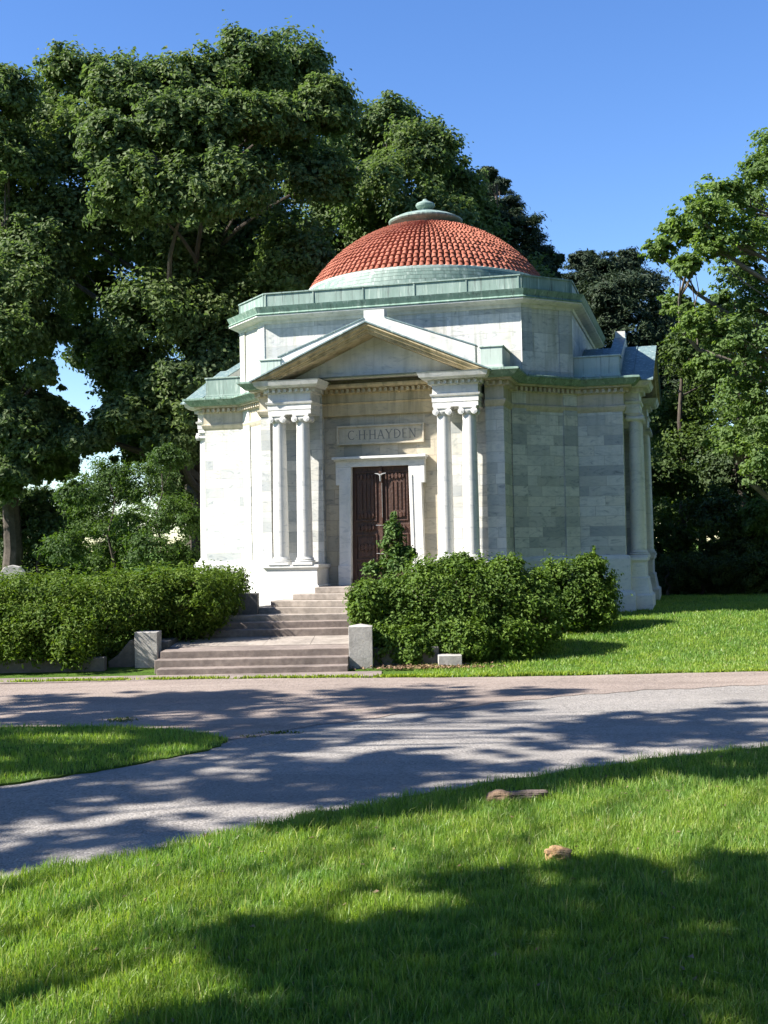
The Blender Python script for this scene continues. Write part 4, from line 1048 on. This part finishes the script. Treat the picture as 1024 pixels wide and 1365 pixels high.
# behind the left hedge
G = 'young trees behind the left hedge'
wood('sapling', 'bright green bushy sapling directly left of the building wall', 215, 36, [(205, 640, 30), (232, 690, 30), (200, 735, 30), (245, 745, 24), (180, 700, 26), (225, 610, 18)], M['leafS'], 41, 4.6, group=G, r0=.06, cat='sapling', L=.13, W=.06, nsub=60, nleaf=40, rag=.35, subr=.3)
wood('sapling', 'green sapling in the middle of the gap under the huge oak', 150, 37, [(150, 640, 30), (125, 690, 30), (160, 720, 30), (100, 660, 22), (135, 755, 26), (85, 730, 26)], M['leafS'], 42, 4.4, group=G, r0=.06, cat='sapling', L=.13, W=.06, nsub=60, nleaf=40, rag=.35, subr=.3)
wood('maple_tree', 'hazy distant maple seen low through the gap at the left', 70, 75, [(150, 640, 16), (40, 665, 16), (95, 662, 14), (130, 665, 18), (0, 660, 24), (60, 665, 18), (90, 680, 18), (40, 690, 22), (75, 700, 24), (110, 700, 24), (20, 710, 28), (60, 740, 30), (100, 740, 30), (10, 750, 30), (140, 700, 22), (170, 660, 20), (150, 740, 28)], M['leafM'], 43, 5.0, group=G)
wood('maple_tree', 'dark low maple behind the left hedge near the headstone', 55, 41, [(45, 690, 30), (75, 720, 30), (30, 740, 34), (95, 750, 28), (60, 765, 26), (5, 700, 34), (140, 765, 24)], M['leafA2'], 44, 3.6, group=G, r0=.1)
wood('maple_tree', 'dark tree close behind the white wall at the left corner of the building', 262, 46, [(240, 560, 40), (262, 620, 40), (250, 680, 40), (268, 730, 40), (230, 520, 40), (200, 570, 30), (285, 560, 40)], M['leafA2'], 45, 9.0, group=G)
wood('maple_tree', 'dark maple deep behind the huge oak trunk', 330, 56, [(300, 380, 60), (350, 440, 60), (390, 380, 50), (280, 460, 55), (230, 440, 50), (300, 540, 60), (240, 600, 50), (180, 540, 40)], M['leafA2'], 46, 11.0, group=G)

# ------------------------------------------------------------------ hedges and bushes
def bush(name, label, base, lumps, m, seed, nsub=60, nleaf=40, L=.06, W=.035, group=None, subr=.26, cat='bush', spikes=.0, low=-1):
    rng = np.random.default_rng(seed); root = empty(name, base); tag(root, label, cat, group); b = np.array(base, float)
    P, Nn, subs = crown_points(lumps, nsub, nleaf, rng, subr, .9, low, .62)
    if spikes:                             # loose shoots standing out of the top
        ex = []
        for c0, s in subs:
            top = s[s[:, 2] > c0[2] + .1]
            for q in top[rng.permutation(len(top))[:int(spikes * len(top))]]:
                h = rng.uniform(.10, .26); d = np.array([rng.normal(0, .25), rng.normal(0, .25), 1.0])
                t_ = rng.uniform(0, 1, (16, 1)); ex.append(q + d * t_ * h + rng.normal(size=(16, 3)) * .022)
        if ex:
            ex = np.concatenate(ex); P = np.concatenate([P, ex]); e = rng.normal(size=ex.shape); e[:, 2] = np.abs(e[:, 2]); Nn = np.concatenate([Nn, e / np.linalg.norm(e, axis=1)[:, None]])
    k = P[:, 2] > ground(P[:, 0], P[:, 1]) + .02; P, Nn = P[k], Nn[k]
    V, Q = leaf_quads(P - b, Nn, L, W, rng)
    t = MB()
    for c0, s in subs:
        c = c0 - b; a = np.array([c[0] * .55, c[1] * .55, 0.0])
        t.tube(limb_pts(a, c, rng, .08, 5), [.03, .026, .02, .016, .012], 5)
        for j in rng.permutation(len(s))[:14]: t.tube(limb_pts(c * .7 + a * .3, s[j] - b, rng, .08, 4), [.014, .011, .008, .004], 4)
    t.build('stems', M['twig'], root, merge=False); mesh_np('foliage', V, Q, m, root)
    return root
rb = np.random.default_rng(9)
LH = []
for x in np.arange(-11.5, -5.2, .55):      # front row of the left hedge
    LH.append((x + rb.uniform(-.1, .1), 24.55 + rb.uniform(-.15, .15), 1.08 + rb.uniform(-.08, .12), .68, .95, .78))
    LH.append((x - .6, 23.65 + rb.uniform(-.1, .1), .70 + rb.uniform(-.08, .1), .55, .60, .55))
for x in np.arange(-11.2, -4.0, .7):       # back row
    LH.append((x + rb.uniform(-.1, .1), 25.6 + rb.uniform(-.2, .2), 1.15 + rb.uniform(-.1, .14), .68, .66, .66))
bush('yew_hedge', 'long dense dark green hedge left of the steps, bright on its top shoots', (-7.5, 25, .2), LH, M['bushL'], 51, nsub=90, nleaf=44, L=.10, W=.042, spikes=.35, cat='hedge')
RH = [(-4.9, 25.15, 1.15, .55, .5, .7), (-4.55, 25.6, 1.15, .55, .5, .75), (-4.3, 26.2, .75, .45, .5, .5), (-4.0, 26.9, .8, .5, .6, .5), (-3.95, 26.0, 1.18, .62, .62, .66), (-3.75, 26.9, 1.25, .6, .6, .62), (-4.3, 27.4, 1.3, .7, .7, .66), (-3.55, 27.9, 1.32, .42, .5, .55), (-4.6, 26.5, 1.2, .7, .7, .7)]
bush('yew_hedge', 'right end of the dark green hedge, running back beside the steps to the white wall', (-4.1, 26.6, .4), RH, M['bushL'], 52, nsub=95, nleaf=44, L=.10, W=.042, spikes=.35, cat='hedge')
RB = [(2.45, 24.7, 1.62, .40, .4, .42), (1.5, 24.8, 1.72, .40, .4, .36), (.0, 23.75, .42, .33, .35, .38), (.45, 23.6, .36, .4, .32, .34), (1.55, 23.65, .45, .4, .35, .38), (-.35, 24.2, 1.15, .36, .4, .42), (.1, 24.5, 1.05, .62, .55, .62), (.75, 24.35, 1.18, .72, .6, .80), (1.5, 24.3, 1.05, .75, .6, .85), (2.25, 24.5, 1.15, .68, .62, .78), (2.65, 24.7, .95, .58, .6, .62), (-.25, 24.6, .95, .45, .5, .5),
      (.4, 24.2, .62, .6, .5, .45), (1.9, 24.2, .6, .8, .5, .5), (.9, 23.95, .42, .8, .4, .4), (2.1, 23.95, .45, .8, .45, .42), (2.95, 24.3, .8, .5, .5, .6), (2.9, 24.7, 1.3, .4, .4, .45), (.0, 24.1, .5, .4, .4, .4), (1.1, 24.9, 1.30, .8, .6, .72), (2.0, 25.0, 1.36, .7, .6, .66), (2.6, 24.4, .55, .55, .5, .4)]
bush('box_bush', 'large rounded leafy bush right of the steps in front of the right columns', (1.3, 24.5, .1), RB, M['bushR'], 53, nsub=100, nleaf=46, L=.092, W=.052, spikes=.25)
SB = [(3.95, 27.0, 1.35, .60, .55, .62), (4.55, 27.1, 1.25, .55, .5, .66), (4.75, 27.3, 1.05, .38, .45, .5), (3.6, 26.9, 1.2, .5, .5, .55), (4.3, 26.9, .85, .72, .55, .45), (4.55, 27.2, 1.75, .32, .3, .3)]
bush('box_bush', 'smaller round leafy bush against the shaded right wall', (4.2, 27.0, .4), SB, M['bushR'], 54, nsub=80, nleaf=42, L=.092, W=.052, spikes=.25)
TS = [(.12, 25.6, 1.25, .42, .4, .45), (-.05, 25.6, 1.62, .36, .34, .34), (.22, 25.6, 1.95, .28, .26, .26), (.16, 25.6, 2.32, .22, .2, .22), (.2, 25.6, 2.66, .16, .15, .18), (-.28, 25.6, 1.85, .14, .14, .10), (.48, 25.6, 2.15, .14, .12, .12)]
bush('tall_shrub', 'upright large leaved shrub in front of the brown door', (.1, 25.6, .3), TS, M['shrub'], 55, nsub=30, nleaf=15, L=.135, W=.06, subr=.42, cat='shrub', spikes=.5)

# dry leaves under the right bush and a few on the road
rl = np.random.default_rng(4); n = 700
X = rl.normal(.75, .55, n); Y = 22.7 + np.abs(rl.normal(0, .3, n)); P = np.stack([X, Y, ground(X, Y) + .03 + rl.uniform(0, .02, n)], -1)
nn = np.array([0, 0, 1.0]) + rl.normal(size=(n, 3)) * .35; nn /= np.linalg.norm(nn, axis=1)[:, None]
V, Q = leaf_quads(P, nn, .075, .05, rl)
tag(mesh_np('fallen_leaves', V, Q, M['litter']), 'brown fallen leaves on the bare soil under the right bush', 'leaves', kind='stuff')

# ------------------------------------------------------------------ shade trees left of the road: they throw the dappled shade on road and lawn
SK = (-1.128, -.283)
def caster(lst, hs, r, rng):
    out = []
    for gx_, gy_, rr_ in lst:
        h = max(rng.uniform(*hs), (gx_ + .42 * gy_ + 1.5 * rr_) / 1.247); out.append((gx_ + SK[0] * h, gy_ + SK[1] * h, h, rr_ * r * 1.0, rr_ * r * .8, rr_ * r * .5))
    return out
rc = np.random.default_rng(21)
# shade that falls on brown road, island and path
lst = []
for _ in range(185):
    gx_, gy_ = rc.uniform(-9, 6.5), rc.uniform(8.6, 20.0)
    if gx_ > 2.6 and gy_ > 17.3: continue
    if gy_ > 19.6 - .02 * gx_: continue
    if gx_ > 3.6 and gy_ > 16.8: continue
    if gy_ < near(gx_) + .35: continue
    lst.append((gx_, gy_, rc.uniform(.45, .95)))
A1 = [l for l in lst if l[1] > 14.2]; A2 = [l for l in lst if l[1] <= 14.2]
tree('shade_tree', 'tall open oak on the verge left of the road, outside the photo', (-14.5, 14.5, 0), 9.5, .35, caster(A1, (7.5, 11), 1.0, rc), 0, M['leafA'], M['bark'], nsub=13, nleaf=30, rag=.3, seed=61, L=.22, W=.13, twigs=1, limbr=.3, cat='tree')
tree('shade_tree', 'second open oak nearer the camera left of the grass island, outside the photo', (-13.5, 9.0, 0), 9.0, .32, caster(A2, (7, 10), 1.0, rc), 0, M['leafA'], M['bark'], nsub=13, nleaf=30, rag=.3, seed=62, L=.22, W=.13, twigs=1, limbr=.3, cat='tree')
# shade over the foreground lawn
B = [(-.75, 7.25, .34), (-.35, 7.1, .42), (.1, 7.15, .40), (.55, 7.45, .34), (-.15, 6.55, .36), (.35, 6.5, .5), (1.0, 6.6, .65), (1.7, 6.8, .65), (2.3, 7.2, .65), (1.5, 7.6, .5), (2.2, 8.0, .55), (.9, 7.9, .38), (1.5, 8.45, .35), (.65, 8.3, .28), (2.6, 8.6, .4),
     (-.55, 6.75, .25), (.75, 5.9, .7), (1.7, 5.9, .8), (.2, 5.9, .38), (.3, 5.3, .6), (1.4, 5.0, .9), (2.7, 6.2, .8), (3.2, 7.4, .6), (-.5, 5.7, .3), (-.9, 5.9, .25),
     (.9, 11.3, .42), (1.5, 11.75, .45), (2.2, 12.05, .5), (2.9, 12.4, .5), (3.6, 12.9, .55), (4.3, 13.0, .5), (.3, 10.8, .42), (-.2, 10.5, .36), (.1, 10.75, .35), (-.65, 10.15, .3), (.65, 11.1, .35), (-.4, 10.5, .3), (3.3, 11.9, .35), (4.0, 12.2, .45), (1.3, 11.2, .25)]
tree('shade_tree', 'low spreading oak beside the foreground lawn, outside the photo on the left', (-8.2, 3.2, 0), 7.0, .3, caster(B, (6.2, 8.2), 1.0, rc), 0, M['leafA'], M['bark'], nsub=30, nleaf=36, seed=63, L=.17, W=.10, twigs=1, limbr=.25, cat='tree')

# unseen trees added right of and behind the camera to block low sky light
rng_s = np.random.default_rng(90); cl = []
for i in range(34):
    d = rng_s.normal(size=3); d /= np.linalg.norm(d); cl.append((d[0] * 3.9, d[1] * 3.9, 9.5 + d[2] * 5.6, 1.9, 1.9, 1.7))
ring = [(17, 4), (19.5, 13), (18.5, 21), (17.5, 28), (12, -7), (3, -12), (-6, -13), (23, 8), (24, 18), (22, 27), (-15, -10)]
rt = tree('park_tree', 'large park tree added out of view on the right to dim the sky light, nearest the camera', (0, 0, 0), 13, .38, cl, 0, M['leafA2'], M['bark'], nsub=26, nleaf=22, seed=91, L=.42, W=.28, subr=.34, twigs=0, group='unseen park trees added to block low sky light')
for i, (x, y) in enumerate(ring):
    if i == 0: r = rt
    else:
        r = rt.copy(); C.objects.link(r)
        for ch in list(rt.children):
            c = ch.copy(); C.objects.link(c); c.parent = r
        r['label'] = 'large dark park tree in the unseen ring added to block low sky light'
    r.location = (x, y, 0); r.rotation_euler = (0, 0, i * 1.7); r.scale = (1, 1, .95 + .05 * (i % 4))

for i, (x, y) in enumerate([(-52, 112), (-38, 104), (-13, 108), (-2, 120), (10, 110), (24, 116), (36, 104), (50, 114)]):
    r = rt.copy(); C.objects.link(r)
    for ch in list(rt.children):
        c = ch.copy(); C.objects.link(c); c.parent = r
    r['label'] = 'far park tree on the horizon behind the wood, glimpsed through gaps in the nearer foliage'; r['group'] = 'far park trees on the horizon'
    r.location = (x, y, .7); r.rotation_euler = (0, 0, i * 2.3); r.scale = (1.25, 1.25, .8 + .06 * (i % 3))
